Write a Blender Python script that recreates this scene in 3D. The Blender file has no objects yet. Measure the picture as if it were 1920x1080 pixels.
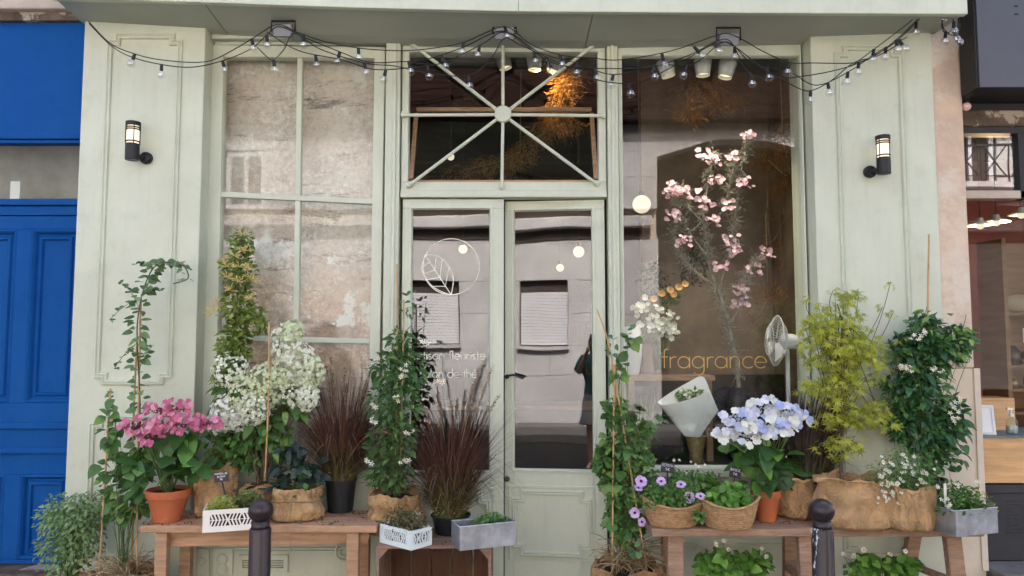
import bpy, bmesh, math, random
from mathutils import Vector, Matrix, noise
R = math.radians
sc = bpy.context.scene
col = sc.collection
# ------------------------------------------------------------------ camera
F = 1387.0                      # focal length in photo pixels (1920 wide)
TH = R(4.1)
CAM = Vector((0, -4.62, 1.53))
cd = bpy.data.cameras.new('camera'); cam = bpy.data.objects.new('camera', cd); col.objects.link(cam)
cd.sensor_width = 36; cd.lens = F/1920*36; cd.clip_end = 500; cd.clip_start = 0.05
cam.location = CAM; cam.rotation_euler = (R(90)+TH, 0, 0)
sc.camera = cam
# ------------------------------------------------------------------ world, sun, exposure
SUN_EL, SUN_AZ = R(43), R(14)
w = bpy.data.worlds.new('World'); sc.world = w; w.use_nodes = True
wn = w.node_tree; bg = wn.nodes['Background']
sky = wn.nodes.new('ShaderNodeTexSky'); sky.sky_type = 'NISHITA'; sky.sun_disc = False
sky.sun_elevation = SUN_EL; sky.sun_rotation = SUN_AZ; sky.air_density = .7; sky.dust_density = 7.0; sky.ozone_density = 0.2
wn.links.new(sky.outputs[0], bg.inputs[0]); bg.inputs[1].default_value = 0.15
sl = bpy.data.lights.new('sun', 'SUN'); sl.energy = 2.2; sl.angle = R(0.6); sl.color = (1, .96, .90)
so = bpy.data.objects.new('sun', sl); col.objects.link(so)
sd = Vector((math.sin(SUN_AZ)*math.cos(SUN_EL), math.cos(SUN_AZ)*math.cos(SUN_EL), math.sin(SUN_EL)))
so.rotation_euler = (-sd).to_track_quat('-Z', 'Y').to_euler(); so.location = (0, 3, 14)
sc.view_settings.view_transform = 'Standard'; sc.view_settings.look = 'None'
sc.view_settings.exposure = 2.6; sc.view_settings.gamma = 1.0
try:
    sc.cycles.max_bounces = 8; sc.cycles.transparent_max_bounces = 24; sc.cycles.sample_clamp_indirect = 6
except Exception: pass
# ------------------------------------------------------------------ pixel -> place
def ray(px, py):
    u = 540-py
    return Vector((px-960, F*math.cos(TH)-u*math.sin(TH), F*math.sin(TH)+u*math.cos(TH)))
def at(px, py, Y):
    d = ray(px, py); return CAM + d*((Y-CAM.y)/d.y)
def onz(px, py, z):
    d = ray(px, py); return CAM + d*((z-CAM.z)/d.z)
def wx(px, py, Y): return at(px, py, Y).x
def wz(py, Y): return at(960, py, Y).z
def pm(Y): return (Y-CAM.y)/F      # metres per photo pixel at depth Y
# ------------------------------------------------------------------ objects
ORG = {}
def tag(o, label, cat, group=None):
    o['label'] = label; o['category'] = cat
    if group: o['group'] = group
    return o
def thing(name, label, cat, loc=(0, 0, 0), group=None):
    o = bpy.data.objects.new(name, None); col.objects.link(o); o.location = loc
    o.empty_display_size = .05
    ORG[o] = Vector(loc); return tag(o, label, cat, group)
def link(name, me, parent=None, kind=None):
    o = bpy.data.objects.new(name, me); col.objects.link(o)
    if parent is not None: o.parent = parent; ORG[o] = ORG[parent]
    else: ORG[o] = Vector((0, 0, 0))
    if kind: o['kind'] = kind
    return o
def basis(d, n):
    y = Vector(d).normalized(); x = y.cross(Vector(n))
    if x.length < 1e-4: x = y.orthogonal()
    x.normalize(); z = x.cross(y)
    return Matrix((x, y, z)).transposed()
class MB:
    def __init__(s): s.v = []; s.f = []
    def add(s, vs, fs):
        o = len(s.v); s.v += [tuple(v) for v in vs]; s.f += [tuple(i+o for i in f) for f in fs]; return s
    def box(s, x0, x1, y0, y1, z0, z1):
        vs = [(x, y, z) for x in (x0, x1) for y in (y0, y1) for z in (z0, z1)]
        return s.add(vs, [(0, 1, 3, 2), (4, 6, 7, 5), (0, 4, 5, 1), (2, 3, 7, 6), (0, 2, 6, 4), (1, 5, 7, 3)])
    def prism(s, pts, y0, y1):            # polygon in x,z extruded along y
        n = len(pts); vs = [(p[0], y0, p[1]) for p in pts]+[(p[0], y1, p[1]) for p in pts]
        fs = [tuple(range(n))[::-1], tuple(range(n, 2*n))]+[(i, (i+1) % n, (i+1) % n+n, i+n) for i in range(n)]
        return s.add(vs, fs)
    def pq(s, pts, Yf, Yb):               # polygon given on the facade photo plane Yf, given real thickness
        q = [at(p[0], p[1], Yf) for p in pts]; return s.prism([(p.x, p.z) for p in q], Yf, Yb)
    def pr(s, x0, y0, x1, y1, Yf, Yb):    # upright rectangle
        xm = (y0+y1)/2
        return s.box(wx(x0, xm, Yf), wx(x1, xm, Yf), Yf, Yb, wz(y1, Yf), wz(y0, Yf))
    def bar(s, a, b, w, d, up=(0, -1, 0)):
        a = Vector(a); b = Vector(b); B = basis(b-a, up); L = (b-a).length
        vs = [a+B@Vector((x*w/2, y, z*d/2)) for x in (-1, 1) for y in (0, L) for z in (-1, 1)]
        return s.add(vs, [(0, 1, 3, 2), (4, 6, 7, 5), (0, 4, 5, 1), (2, 3, 7, 6), (0, 2, 6, 4), (1, 5, 7, 3)])
    def tube(s, pts, r, n=6):
        pts = [Vector(p) for p in pts]; m = len(pts); vs = []
        for i, p in enumerate(pts):
            t = pts[min(i+1, m-1)]-pts[max(i-1, 0)]
            if t.length < 1e-7: t = Vector((0, 0, 1))
            B = basis(t, (0.31, -1, .17)); rr = r[i] if isinstance(r, (list, tuple)) else r
            vs += [p+B@Vector((rr*math.cos(2*math.pi*k/n), 0, rr*math.sin(2*math.pi*k/n))) for k in range(n)]
        fs = [(i*n+k, i*n+(k+1) % n, (i+1)*n+(k+1) % n, (i+1)*n+k) for i in range(m-1) for k in range(n)]
        fs += [tuple(range(n))[::-1], tuple((m-1)*n+k for k in range(n))]
        return s.add(vs, fs)
    def lathe(s, prof, c=(0, 0, 0), n=32, fn=None, sx=1, sy=1, rot=0, cap=True, B=None):
        c = Vector(c); vs = []
        for i, (r, z) in enumerate(prof):
            for k in range(n):
                a = 2*math.pi*k/n; q = Vector((r*math.cos(a)*sx, r*math.sin(a)*sy, z))
                if fn: q = fn(q, a, i)
                if rot: q = Matrix.Rotation(rot, 3, 'Z')@q
                if B: q = B@q
                vs.append(c+q)
        m = len(prof)
        fs = [(i*n+k, i*n+(k+1) % n, (i+1)*n+(k+1) % n, (i+1)*n+k) for i in range(m-1) for k in range(n)]
        if cap: fs += [tuple(range(n))[::-1], tuple((m-1)*n+k for k in range(n))]
        return s.add(vs, fs)
    def ball(s, c, r, n=10, sz=1):
        m = max(5, n//2+1)
        return s.lathe([(max(1e-4, r*math.sin(math.pi*i/m)), -r*sz*math.cos(math.pi*i/m)) for i in range(m+1)], c, n)
    def loop(s, pts, prof, closed=True):  # sweep profile [(inward offset, y)] along x,z polygon with mitres
        n = len(pts); P = [Vector((p[0], p[1])) for p in pts]; area = sum(P[i].x*P[(i+1) % n].y-P[(i+1) % n].x*P[i].y for i in range(n))
        if area < 0: P.reverse()
        vs = []
        for i in range(n):
            e1 = (P[i]-P[i-1]).normalized(); e2 = (P[(i+1) % n]-P[i]).normalized()
            n1 = Vector((-e1.y, e1.x)); n2 = Vector((-e2.y, e2.x)); mt = (n1+n2)/(1+n1.dot(n2))
            vs += [(P[i].x+mt.x*o, y, P[i].y+mt.y*o) for o, y in prof]
        m = len(prof)
        fs = [(i*m+j, ((i+1) % n)*m+j, ((i+1) % n)*m+j+1, i*m+j+1) for i in range(n) for j in range(m-1)]
        return s.add(vs, fs)
    def leaf(s, p, d, n, L, W, fold=.25, curl=.2, seg=2, tipw=.0, pos=.45):
        B = basis(d, n); p = Vector(p); o = len(s.v); c = len(s.v)
        s.v.append(tuple(p)); rows = []
        for i in range(1, seg+1):
            t = i/(seg+1) if seg > 1 else pos
            if seg == 2: t = (.33, .7)[i-1]
            wd = W/2*math.sin(math.pi*t**.8)**.8
            z = -curl*L*t*t
            for k, x in ((0, -wd), (1, 0), (2, wd)):
                q = p+B@Vector((x, L*t, z+fold*abs(x))); s.v.append(tuple(q))
            rows.append(o+1+3*(i-1))
        s.v.append(tuple(p+B@Vector((0, L, -curl*L)))); e = len(s.v)-1
        r = rows[0]; s.f += [(c, r+1, r), (c, r+2, r+1)]
        for a, b in zip(rows, rows[1:]): s.f += [(a, a+1, b+1, b), (a+1, a+2, b+2, b+1)]
        r = rows[-1]; s.f += [(r, r+1, e), (r+1, r+2, e)]
        return s
    def mesh(s, name, m, org=Vector((0, 0, 0)), smooth=False, recalc=False):
        me = bpy.data.meshes.new(name); ox, oy, oz = org
        me.from_pydata([(x-ox, y-oy, z-oz) for x, y, z in s.v], [], s.f)
        if recalc:
            b = bmesh.new(); b.from_mesh(me); bmesh.ops.recalc_face_normals(b, faces=b.faces); b.to_mesh(me); b.free()
        if smooth: me.polygons.foreach_set('use_smooth', [True]*len(me.polygons))
        me.materials.append(m); me.update(); return me
    def build(s, name, m, parent=None, smooth=False, recalc=True, bev=0, kind=None):
        org = ORG[parent] if parent is not None else Vector((0, 0, 0))
        o = link(name, s.mesh(name, m, org, smooth, recalc), parent, kind)
        if bev:
            b = o.modifiers.new('bevel', 'BEVEL'); b.width = bev; b.segments = 2; b.limit_method = 'ANGLE'; b.angle_limit = R(40)
        elif smooth:
            pass
        return o
def piece(parent, name, me, p, d, n, s):
    o = link(name, me, parent); B = basis(d, n)*s if not isinstance(s, (tuple, list)) else basis(d, n)@Matrix.Diagonal(s)
    o.matrix_local = Matrix.Translation(Vector(p)-ORG[parent])@B.to_4x4()
    return o
rg = random.Random(7)
def U(a, b): return rg.uniform(a, b)
def rdir(zmin=-1, zmax=1):
    z = U(zmin, zmax); a = U(0, 2*math.pi); r = math.sqrt(max(0, 1-z*z)); return Vector((r*math.cos(a), r*math.sin(a), z))
def inell(power=.5):
    return rdir()*U(0, 1)**power
def curve(a, c, b, n=8):
    return [(1-t)**2*a+2*t*(1-t)*c+t*t*b for t in [i/n for i in range(n+1)]]
def path(pts, n=6):
    P = [Vector(p) for p in pts]; out = []
    for i in range(len(P)-1):
        p0 = P[max(i-1, 0)]; p1 = P[i]; p2 = P[i+1]; p3 = P[min(i+2, len(P)-1)]
        for k in range(n):
            t = k/n
            out.append(.5*((2*p1)+(p2-p0)*t+(2*p0-5*p1+4*p2-p3)*t*t+(3*p1-p0-3*p2+p3)*t**3))
    out.append(P[-1]); return out
# ------------------------------------------------------------------ materials
def newmat(name):
    m = bpy.data.materials.new(name); m.use_nodes = True; nt = m.node_tree; nt.nodes.clear()
    out = nt.nodes.new('ShaderNodeOutputMaterial'); return m, nt, out
def nd(nt, t, ins=None, **kw):
    n = nt.nodes.new('ShaderNode'+t)
    for k, v in kw.items(): setattr(n, k, v)
    for k, v in (ins or {}).items():
        if hasattr(v, 'is_linked') or hasattr(v, 'links'): nt.links.new(v, n.inputs[k])
        else: n.inputs[k].default_value = v
    return n
def c4(c): return (c[0], c[1], c[2], 1)
def ramp(nt, fac, stops, interp='LINEAR'):
    r = nt.nodes.new('ShaderNodeValToRGB'); nt.links.new(fac, r.inputs[0]); r.color_ramp.interpolation = interp
    e = r.color_ramp.elements
    while len(e) < len(stops): e.new(.5)
    for i, (p, c) in enumerate(stops):
        e[i].position = p; e[i].color = c4(c) if not isinstance(c, (int, float)) else (c, c, c, 1)
    return r
def mixc(nt, fac, a, b, mode='MIX'):
    m = nt.nodes.new('ShaderNodeMix'); m.data_type = 'RGBA'; m.blend_type = mode
    for s, v in ((0, fac), (6, a), (7, b)):
        if hasattr(v, 'links'): nt.links.new(v, m.inputs[s])
        else: m.inputs[s].default_value = c4(v) if s > 0 else v
    return m.outputs[2]
def M(name, c, rough=.6, metal=0, var=.15, scale=6, stretch=(1, 1, 1), bump=.15, bscale=40, spot=None, spot_at=.66, spot_scale=5, spot_w=.03, spec=.4, coord='Object', detail=6):
    m, nt, out = newmat(name); tc = nd(nt, 'TexCoord'); mp = nd(nt, 'Mapping', {'Vector': tc.outputs[coord], 'Scale': stretch})
    n1 = nd(nt, 'TexNoise', {'Vector': mp.outputs[0], 'Scale': scale, 'Detail': detail, 'Roughness': .62})
    cr = ramp(nt, n1.outputs[0], [(.3, [x*(1-var) for x in c]), (.7, [min(1, x*(1+var)) for x in c])]).outputs[0]
    if spot:
        n2 = nd(nt, 'TexNoise', {'Vector': mp.outputs[0], 'Scale': spot_scale, 'Detail': 9, 'Roughness': .7})
        f = ramp(nt, n2.outputs[0], [(spot_at, 0), (spot_at+spot_w, 1)]).outputs[0]
        cr = mixc(nt, f, cr, spot)
    p = nd(nt, 'BsdfPrincipled', {'Roughness': rough, 'Metallic': metal, 'Specular IOR Level': spec}); nt.links.new(cr, p.inputs['Base Color'])
    if bump:
        n3 = nd(nt, 'TexNoise', {'Vector': mp.outputs[0], 'Scale': bscale, 'Detail': 4})
        b = nd(nt, 'Bump', {'Height': n3.outputs[0], 'Strength': bump, 'Distance': .01}); nt.links.new(b.outputs[0], p.inputs['Normal'])
    nt.links.new(p.outputs[0], out.inputs[0]); return m
def LM(name, c, c2=None, var=.35, trans=.3, rough=.42, tip=None, hue=.02, spec=.4, mott=None):
    mott = mott if mott is not None else (.06 if 'petal' in name else .35)
    """leaf / petal: colour varies from leaf to leaf, some light passes through"""
    m, nt, out = newmat(name); oi = nd(nt, 'ObjectInfo'); ge = nd(nt, 'NewGeometry')
    a = nd(nt, 'Math', {0: oi.outputs['Random'], 1: ge.outputs['Random Per Island']}, operation='ADD')
    fr = nd(nt, 'Math', {0: a.outputs[0]}, operation='FRACT')
    c2 = c2 or [x*1.5 for x in c]
    base = ramp(nt, fr.outputs[0], [(0, [x*(1-var) for x in c]), (.6, c), (1, c2)]).outputs[0]
    tc = nd(nt, 'TexCoord'); nz = nd(nt, 'TexNoise', {'Vector': tc.outputs['Object'], 'Scale': 14, 'Detail': 3})
    base = mixc(nt, mott, base, ramp(nt, nz.outputs[0], [(.3, .35), (.7, 1.0)]).outputs[0], 'MULTIPLY')
    p = nd(nt, 'BsdfPrincipled', {'Roughness': rough, 'Specular IOR Level': spec}); nt.links.new(base, p.inputs['Base Color'])
    t = nd(nt, 'BsdfTranslucent'); nt.links.new(base, t.inputs[0])
    mx = nd(nt, 'MixShader', {0: trans}); nt.links.new(p.outputs[0], mx.inputs[1]); nt.links.new(t.outputs[0], mx.inputs[2])
    nt.links.new(mx.outputs[0], out.inputs[0]); return m
def EM(name, c, s):
    m, nt, out = newmat(name); e = nd(nt, 'Emission', {'Color': c4(c), 'Strength': s}); nt.links.new(e.outputs[0], out.inputs[0]); return m
def GLASS(name, ior=1.75, wav=.02, tint=(.93, .95, .93)):
    m, nt, out = newmat(name); tc = nd(nt, 'TexCoord')
    nz = nd(nt, 'TexNoise', {'Vector': tc.outputs['Object'], 'Scale': 1.6, 'Detail': 1})
    b = nd(nt, 'Bump', {'Height': nz.outputs[0], 'Strength': 1.0, 'Distance': wav})
    fr = nd(nt, 'Fresnel', {'IOR': ior}); nt.links.new(b.outputs[0], fr.inputs[1])
    g = nd(nt, 'BsdfGlossy', {'Roughness': .0, 'Color': (1, 1, 1, 1)}); nt.links.new(b.outputs[0], g.inputs['Normal'])
    t = nd(nt, 'BsdfTransparent', {'Color': c4(tint)}); mx = nd(nt, 'MixShader')
    ge = nd(nt, 'NewGeometry'); iv = nd(nt, 'Math', {0: 1.0, 1: ge.outputs['Backfacing']}, operation='SUBTRACT'); fm = nd(nt, 'Math', {0: fr.outputs[0], 1: iv.outputs[0]}, operation='MULTIPLY')
    nt.links.new(fm.outputs[0], mx.inputs[0]); nt.links.new(t.outputs[0], mx.inputs[1]); nt.links.new(g.outputs[0], mx.inputs[2])
    nt.links.new(mx.outputs[0], out.inputs[0]); return m
def PLASTER(name):
    """old peeling plaster seen through the left window"""
    m, nt, out = newmat(name); tc = nd(nt, 'TexCoord')
    big = nd(nt, 'TexNoise', {'Vector': tc.outputs['Object'], 'Scale': 2.3, 'Detail': 10, 'Roughness': .66, 'Distortion': .6})
    base = ramp(nt, big.outputs[0], [(.3, (.62, .48, .40)), (.48, (.78, .65, .56)), (.62, (.84, .73, .64)), (.75, (.88, .80, .72))]).outputs[0]
    sx = nd(nt, 'SeparateXYZ', {0: tc.outputs['Object']})
    low = nd(nt, 'Math', {0: sx.outputs[2], 1: big.outputs[0]}, operation='SUBTRACT')
    lowf = ramp(nt, nd(nt, 'MapRange', {0: low.outputs[0], 1: 1.2, 2: 1.6, 3: 1, 4: 0}).outputs[0], [(0, 0), (1, 1)]).outputs[0]
    on = nd(nt, 'TexNoise', {'Vector': tc.outputs['Object'], 'Scale': 4, 'Detail': 8, 'Roughness': .6})
    orange = ramp(nt, on.outputs[0], [(.35, (.62, .42, .34)), (.55, (.78, .54, .39)), (.68, (.80, .64, .53))]).outputs[0]
    base = mixc(nt, lowf, base, orange)
    # dark bands where an upper coat has come away
    mp = nd(nt, 'Mapping', {'Vector': tc.outputs['Object'], 'Scale': (.8, 1, 3.4)})
    bn = nd(nt, 'TexNoise', {'Vector': mp.outputs[0], 'Scale': 1.3, 'Detail': 12, 'Roughness': .78, 'Distortion': .3})
    base = mixc(nt, ramp(nt, bn.outputs[0], [(.56, 0), (.61, .72)]).outputs[0], base, (.17, .13, .11))
    wn_ = nd(nt, 'TexNoise', {'Vector': tc.outputs['Object'], 'Scale': 26, 'Detail': 8, 'Roughness': .82})
    wm = nd(nt, 'TexNoise', {'Vector': tc.outputs['Object'], 'Scale': 3, 'Detail': 3})
    base = mixc(nt, .5, base, ramp(nt, wn_.outputs[0], [(.34, .35), (.5, .95), (.7, 1.0)]).outputs[0], 'MULTIPLY')
    f1 = ramp(nt, wn_.outputs[0], [(.53, 0), (.58, 1)]).outputs[0]
    f2 = ramp(nt, wm.outputs[0], [(.36, 0), (.62, 1)]).outputs[0]
    fm = nd(nt, 'Math', {0: f1, 1: f2}, operation='MULTIPLY')
    base = mixc(nt, fm.outputs[0], base, (.90, .86, .82))
    pn = nd(nt, 'TexNoise', {'Scale': 2.6, 'Detail': 12, 'Roughness': .72})
    mp2 = nd(nt, 'Mapping', {'Vector': tc.outputs['Object'], 'Location': (4.4, 0, 1.7)}); nt.links.new(mp2.outputs[0], pn.inputs['Vector'])
    base = mixc(nt, ramp(nt, pn.outputs[0], [(.58, 0), (.61, .95)]).outputs[0], base, (.90, .87, .82))
    rn = nd(nt, 'TexNoise', {'Scale': 5, 'Detail': 10, 'Roughness': .7}); mp3 = nd(nt, 'Mapping', {'Vector': tc.outputs['Object'], 'Location': (1.4, 3, 7.7)}); nt.links.new(mp3.outputs[0], rn.inputs['Vector'])
    base = mixc(nt, ramp(nt, rn.outputs[0], [(.66, 0), (.69, .8)]).outputs[0], base, (.45, .20, .12))
    p = nd(nt, 'BsdfPrincipled', {'Roughness': .9}); nt.links.new(base, p.inputs['Base Color'])
    b = nd(nt, 'Bump', {'Height': wn_.outputs[0], 'Strength': .6, 'Distance': .02}); nt.links.new(b.outputs[0], p.inputs['Normal'])
    nt.links.new(p.outputs[0], out.inputs[0]); return m
def BURLAP(name, c):
    m, nt, out = newmat(name); tc = nd(nt, 'TexCoord')
    n1 = nd(nt, 'TexNoise', {'Vector': tc.outputs['Object'], 'Scale': 9, 'Detail': 5})
    hs = []
    for dr in ('X', 'Z'):
        wv = nd(nt, 'TexWave', {'Vector': tc.outputs['Object'], 'Scale': 58, 'Distortion': 2.2, 'Detail': 2, 'Detail Scale': 3}, bands_direction=dr); hs.append(wv.outputs[1])
    h = nd(nt, 'Math', {0: hs[0], 1: hs[1]}, operation='MULTIPLY')
    base = ramp(nt, n1.outputs[0], [(.3, [x*.72 for x in c]), (.7, [x*1.2 for x in c])]).outputs[0]
    base = mixc(nt, .34, base, ramp(nt, h.outputs[0], [(.05, .35), (.5, 1)]).outputs[0], 'MULTIPLY')
    p = nd(nt, 'BsdfPrincipled', {'Roughness': .95, 'Specular IOR Level': .1}); nt.links.new(base, p.inputs['Base Color'])
    n2 = nd(nt, 'TexNoise', {'Vector': tc.outputs['Object'], 'Scale': 9, 'Detail': 5, 'Roughness': .6, 'Distortion': 2.2})
    b0 = nd(nt, 'Bump', {'Height': n2.outputs[0], 'Strength': 1.0, 'Distance': .045}); b = nd(nt, 'Bump', {'Height': h.outputs[0], 'Strength': .7, 'Distance': .005, 'Normal': b0.outputs[0]}); nt.links.new(b.outputs[0], p.inputs['Normal'])
    nt.links.new(p.outputs[0], out.inputs[0]); return m
def GRASSM(name, low, high, z0, z1, var=.3):
    m, nt, out = newmat(name); tc = nd(nt, 'TexCoord'); sx = nd(nt, 'SeparateXYZ', {0: tc.outputs['Object']}); ge = nd(nt, 'NewGeometry')
    ad = nd(nt, 'Math', {0: ge.outputs['Random Per Island'], 1: .3}, operation='MULTIPLY'); zz = nd(nt, 'Math', {0: sx.outputs[2], 1: ad.outputs[0]}, operation='SUBTRACT')
    f = nd(nt, 'MapRange', {0: zz.outputs[0], 1: z0, 2: z1, 3: 0, 4: 1})
    base = mixc(nt, f.outputs[0], low, high)
    v = nd(nt, 'MapRange', {0: ge.outputs['Random Per Island'], 3: 1-var, 4: 1+var*1.4}); hv = nd(nt, 'HueSaturation', {'Value': v.outputs[0]}); nt.links.new(base, hv.inputs['Color'])
    p = nd(nt, 'BsdfPrincipled', {'Roughness': .5}); nt.links.new(hv.outputs[0], p.inputs['Base Color']); nt.links.new(p.outputs[0], out.inputs[0]); return m
def PAINT(name, c, dirt, chip, rough=.5, chip_at=.70, fade=None, spec=.3):
    """old brush-painted joinery: brush streaks, grime runs, chips down to the wood"""
    m, nt, out = newmat(name); tc = nd(nt, 'TexCoord'); O = tc.outputs['Object']
    n1 = nd(nt, 'TexNoise', {'Vector': O, 'Scale': 1.7, 'Detail': 7, 'Roughness': .6})
    base = ramp(nt, n1.outputs[0], [(.3, [x*.90 for x in c]), (.7, [min(1, x*1.05) for x in c])]).outputs[0]
    if fade: base = mixc(nt, ramp(nt, nd(nt, 'TexNoise', {'Vector': O, 'Scale': 2.2, 'Detail': 5}).outputs[0], [(.45, 0), (.75, .6)]).outputs[0], base, fade)
    mv = nd(nt, 'Mapping', {'Vector': O, 'Scale': (9, 9, .7)}); n2 = nd(nt, 'TexNoise', {'Vector': mv.outputs[0], 'Scale': 3, 'Detail': 6, 'Roughness': .65})
    base = mixc(nt, ramp(nt, n2.outputs[0], [(.52, 0), (.75, .20)]).outputs[0], base, dirt)
    n5 = nd(nt, 'TexNoise', {'Vector': O, 'Scale': 7, 'Detail': 8, 'Roughness': .7}); base = mixc(nt, ramp(nt, n5.outputs[0], [(.54, 0), (.75, .30)]).outputs[0], base, dirt)
    n3 = nd(nt, 'TexNoise', {'Vector': O, 'Scale': 11, 'Detail': 9, 'Roughness': .72}); f3 = ramp(nt, n3.outputs[0], [(chip_at, 0), (chip_at+.012, 1)]).outputs[0]
    base = mixc(nt, f3, base, chip)
    p = nd(nt, 'BsdfPrincipled', {'Specular IOR Level': spec}); nt.links.new(base, p.inputs['Base Color'])
    nt.links.new(nd(nt, 'MapRange', {0: n5.outputs[0], 1: .3, 2: .7, 3: rough-.12, 4: rough+.2}).outputs[0], p.inputs['Roughness'])
    mb_ = nd(nt, 'Mapping', {'Vector': O, 'Scale': (60, 60, 4)}); n4 = nd(nt, 'TexNoise', {'Vector': mb_.outputs[0], 'Scale': 2, 'Detail': 4})
    b0 = nd(nt, 'Bump', {'Height': n4.outputs[0], 'Strength': .10, 'Distance': .01}); b1 = nd(nt, 'Bump', {'Height': f3, 'Strength': .5, 'Distance': -.004, 'Normal': b0.outputs[0]}); nt.links.new(b1.outputs[0], p.inputs['Normal'])
    nt.links.new(p.outputs[0], out.inputs[0]); return m
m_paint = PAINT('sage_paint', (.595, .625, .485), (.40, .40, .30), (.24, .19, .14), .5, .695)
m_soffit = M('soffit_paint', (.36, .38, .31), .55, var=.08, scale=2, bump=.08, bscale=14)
m_blue = PAINT('blue_paint', (.005, .076, .285), (.006, .045, .17), (.50, .58, .68), .6, .70, (.008, .10, .30), .1)
m_pink = M('pink_plaster', (.61, .46, .33), .85, var=.16, scale=4, bump=.5, bscale=30, spot=(.66, .57, .45), spot_at=.47, spot_scale=2.4, spot_w=.08)
m_cream = M('cream_plaster', (.66, .57, .44), .8, var=.1, scale=4, bump=.3, bscale=22)
m_stone = M('beige_stone', (.5, .41, .33), .85, var=.16, scale=6, bump=.4, bscale=30)
m_opp = M('opposite_stone', (.47, .465, .475), .85, var=.2, scale=1.1, bump=.2, bscale=12)
m_oppdark = M('opposite_dark', (.045, .035, .03), .7, var=.3, scale=3)
m_slate = M('roof_tiles_dark', (.022, .012, .009), .9, spec=.05, var=.4, scale=2, stretch=(.4, 3, 3))
m_shut = M('white_shutter', (.62, .63, .67), .5, var=.04)
m_asph = M('asphalt', (.038, .037, .037), .9, spec=.08, var=.25, scale=30, bump=.4, bscale=150)
m_pave = M('pavement_stone', (.16, .155, .15), .8, var=.2, scale=9, bump=.3, bscale=70)
m_glass = GLASS('window_glass', 1.85, .0015)
m_glassl = GLASS('old_window_glass', 1.6, .0016)
m_glassd = GLASS('door_glass', 2.12, .0017)
m_glassr = GLASS('neighbour_glass', 2.3, .001)
m_glassn = GLASS('neighbour_lower_glass', 1.28, .001)
m_vase = GLASS('vase_glass', 1.5, .0, (.86, .9, .86))
m_bulb = GLASS('bulb_glass', 2.6, .0, (.95, .96, .97))
m_plaster = PLASTER('peeling_plaster')
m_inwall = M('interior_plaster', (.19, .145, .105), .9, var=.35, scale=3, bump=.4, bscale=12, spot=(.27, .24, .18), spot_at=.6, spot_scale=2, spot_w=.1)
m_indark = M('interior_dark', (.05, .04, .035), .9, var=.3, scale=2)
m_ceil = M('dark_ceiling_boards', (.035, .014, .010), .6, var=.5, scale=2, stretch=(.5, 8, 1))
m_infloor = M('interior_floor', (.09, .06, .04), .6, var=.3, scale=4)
m_bench = M('bench_wood', (.44, .26, .145), .75, var=.25, scale=5, stretch=(1, 9, 9), bump=.35, bscale=30, spot=(.30, .2, .14), spot_at=.58, spot_scale=3, spot_w=.1)
m_bench2 = M('bench_wood_aged', (.34, .21, .13), .8, var=.35, scale=5, stretch=(1, 9, 9), bump=.5, bscale=30, spot=(.2, .14, .1), spot_at=.56, spot_scale=3, spot_w=.1)
m_crate = M('crate_wood', (.11, .052, .028), .8, var=.35, scale=5, stretch=(6, 6, 1), bump=.4, bscale=30)
m_crate_e = M('crate_wood_edge', (.27, .165, .11), .8, var=.25, scale=5, stretch=(1, 6, 6), bump=.4, bscale=30)
m_pine = M('pine_wood', (.60, .36, .16), .55, var=.22, scale=3, stretch=(1, 1, 9), bump=.15, bscale=20)
m_pinef = M('pine_shelf', (.24, .13, .06), .6, var=.2, scale=3, stretch=(1, 1, 9))
m_burlap = BURLAP('burlap', (.72, .45, .22))
m_burlap2 = BURLAP('burlap_brown', (.54, .32, .155))
m_terra = M('terracotta', (.46, .125, .045), .65, var=.14, scale=6, bump=.1, bscale=50, spot=(.56, .36, .27), spot_at=.60, spot_scale=4, spot_w=.2)
m_soil = M('soil', (.035, .022, .014), .95, var=.5, scale=40, bump=.8, bscale=80)
m_zinc = M('zinc', (.44, .46, .48), .40, metal=.75, var=.34, scale=11, bump=.05, bscale=30)
m_white = M('white_plastic', (.80, .75, .66), .45, var=.05, bump=0)
m_whiteg = M('mint_white_plastic', (.72, .78, .74), .45, var=.05, bump=0)
m_black = M('black_plastic', (.012, .012, .013), .45, var=.2, bump=0)
m_blackpot = M('black_pot', (.016, .018, .02), .5, var=.2, bump=.05)
m_boll = M('bollard_paint', (.028, .018, .020), .34, var=.3, scale=9, bump=.12, bscale=25, spot=(.7, .7, .68), spot_at=.755, spot_scale=7, stretch=(1, 1, .6), spot_w=.012)
m_boll2 = M('bollard_paint_chipped', (.028, .019, .021), .34, var=.3, scale=9, bump=.12, bscale=25, spot=(.74, .74, .72), spot_at=.575, spot_scale=7, stretch=(1.6, 1.6, .45), spot_w=.012)
m_grey = M('grey_metal', (.22, .23, .25), .45, metal=.4, var=.1, bump=0)
m_sign = M('sign_panel', (.085, .087, .10), .45, var=.08, scale=2, bump=.04)
m_darkf = M('black_frame_paint', (.018, .017, .017), .5, var=.3, scale=5, bump=.2, bscale=20)
m_char = M('charcoal_panel', (.030, .030, .034), .5, var=.2, scale=4, bump=.06)
m_gold = M('gold_lettering', (.62, .38, .10), .4, metal=.2, var=.08, bump=0)
m_creaml = M('cream_lettering', (.88, .85, .70), .5, var=.03, bump=0)
m_chalk = M('chalk', (.85, .85, .85), .9, var=.03, bump=0)
m_rust = M('weathered_beam', (.12, .085, .06), .9, var=.6, scale=8, bump=.8, bscale=20, spot=(.38, .32, .25), spot_at=.56, spot_scale=5)
m_bamboo = M('bamboo_cane', (.52, .32, .14), .6, var=.2, scale=12, stretch=(3, 3, 1), bump=.1)
m_bark = M('bark', (.13, .09, .06), .9, var=.4, scale=20, bump=.6, bscale=50)
m_lichen = M('lichen_branch', (.30, .285, .23), .95, var=.4, scale=25, bump=.8, bscale=60)
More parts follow.
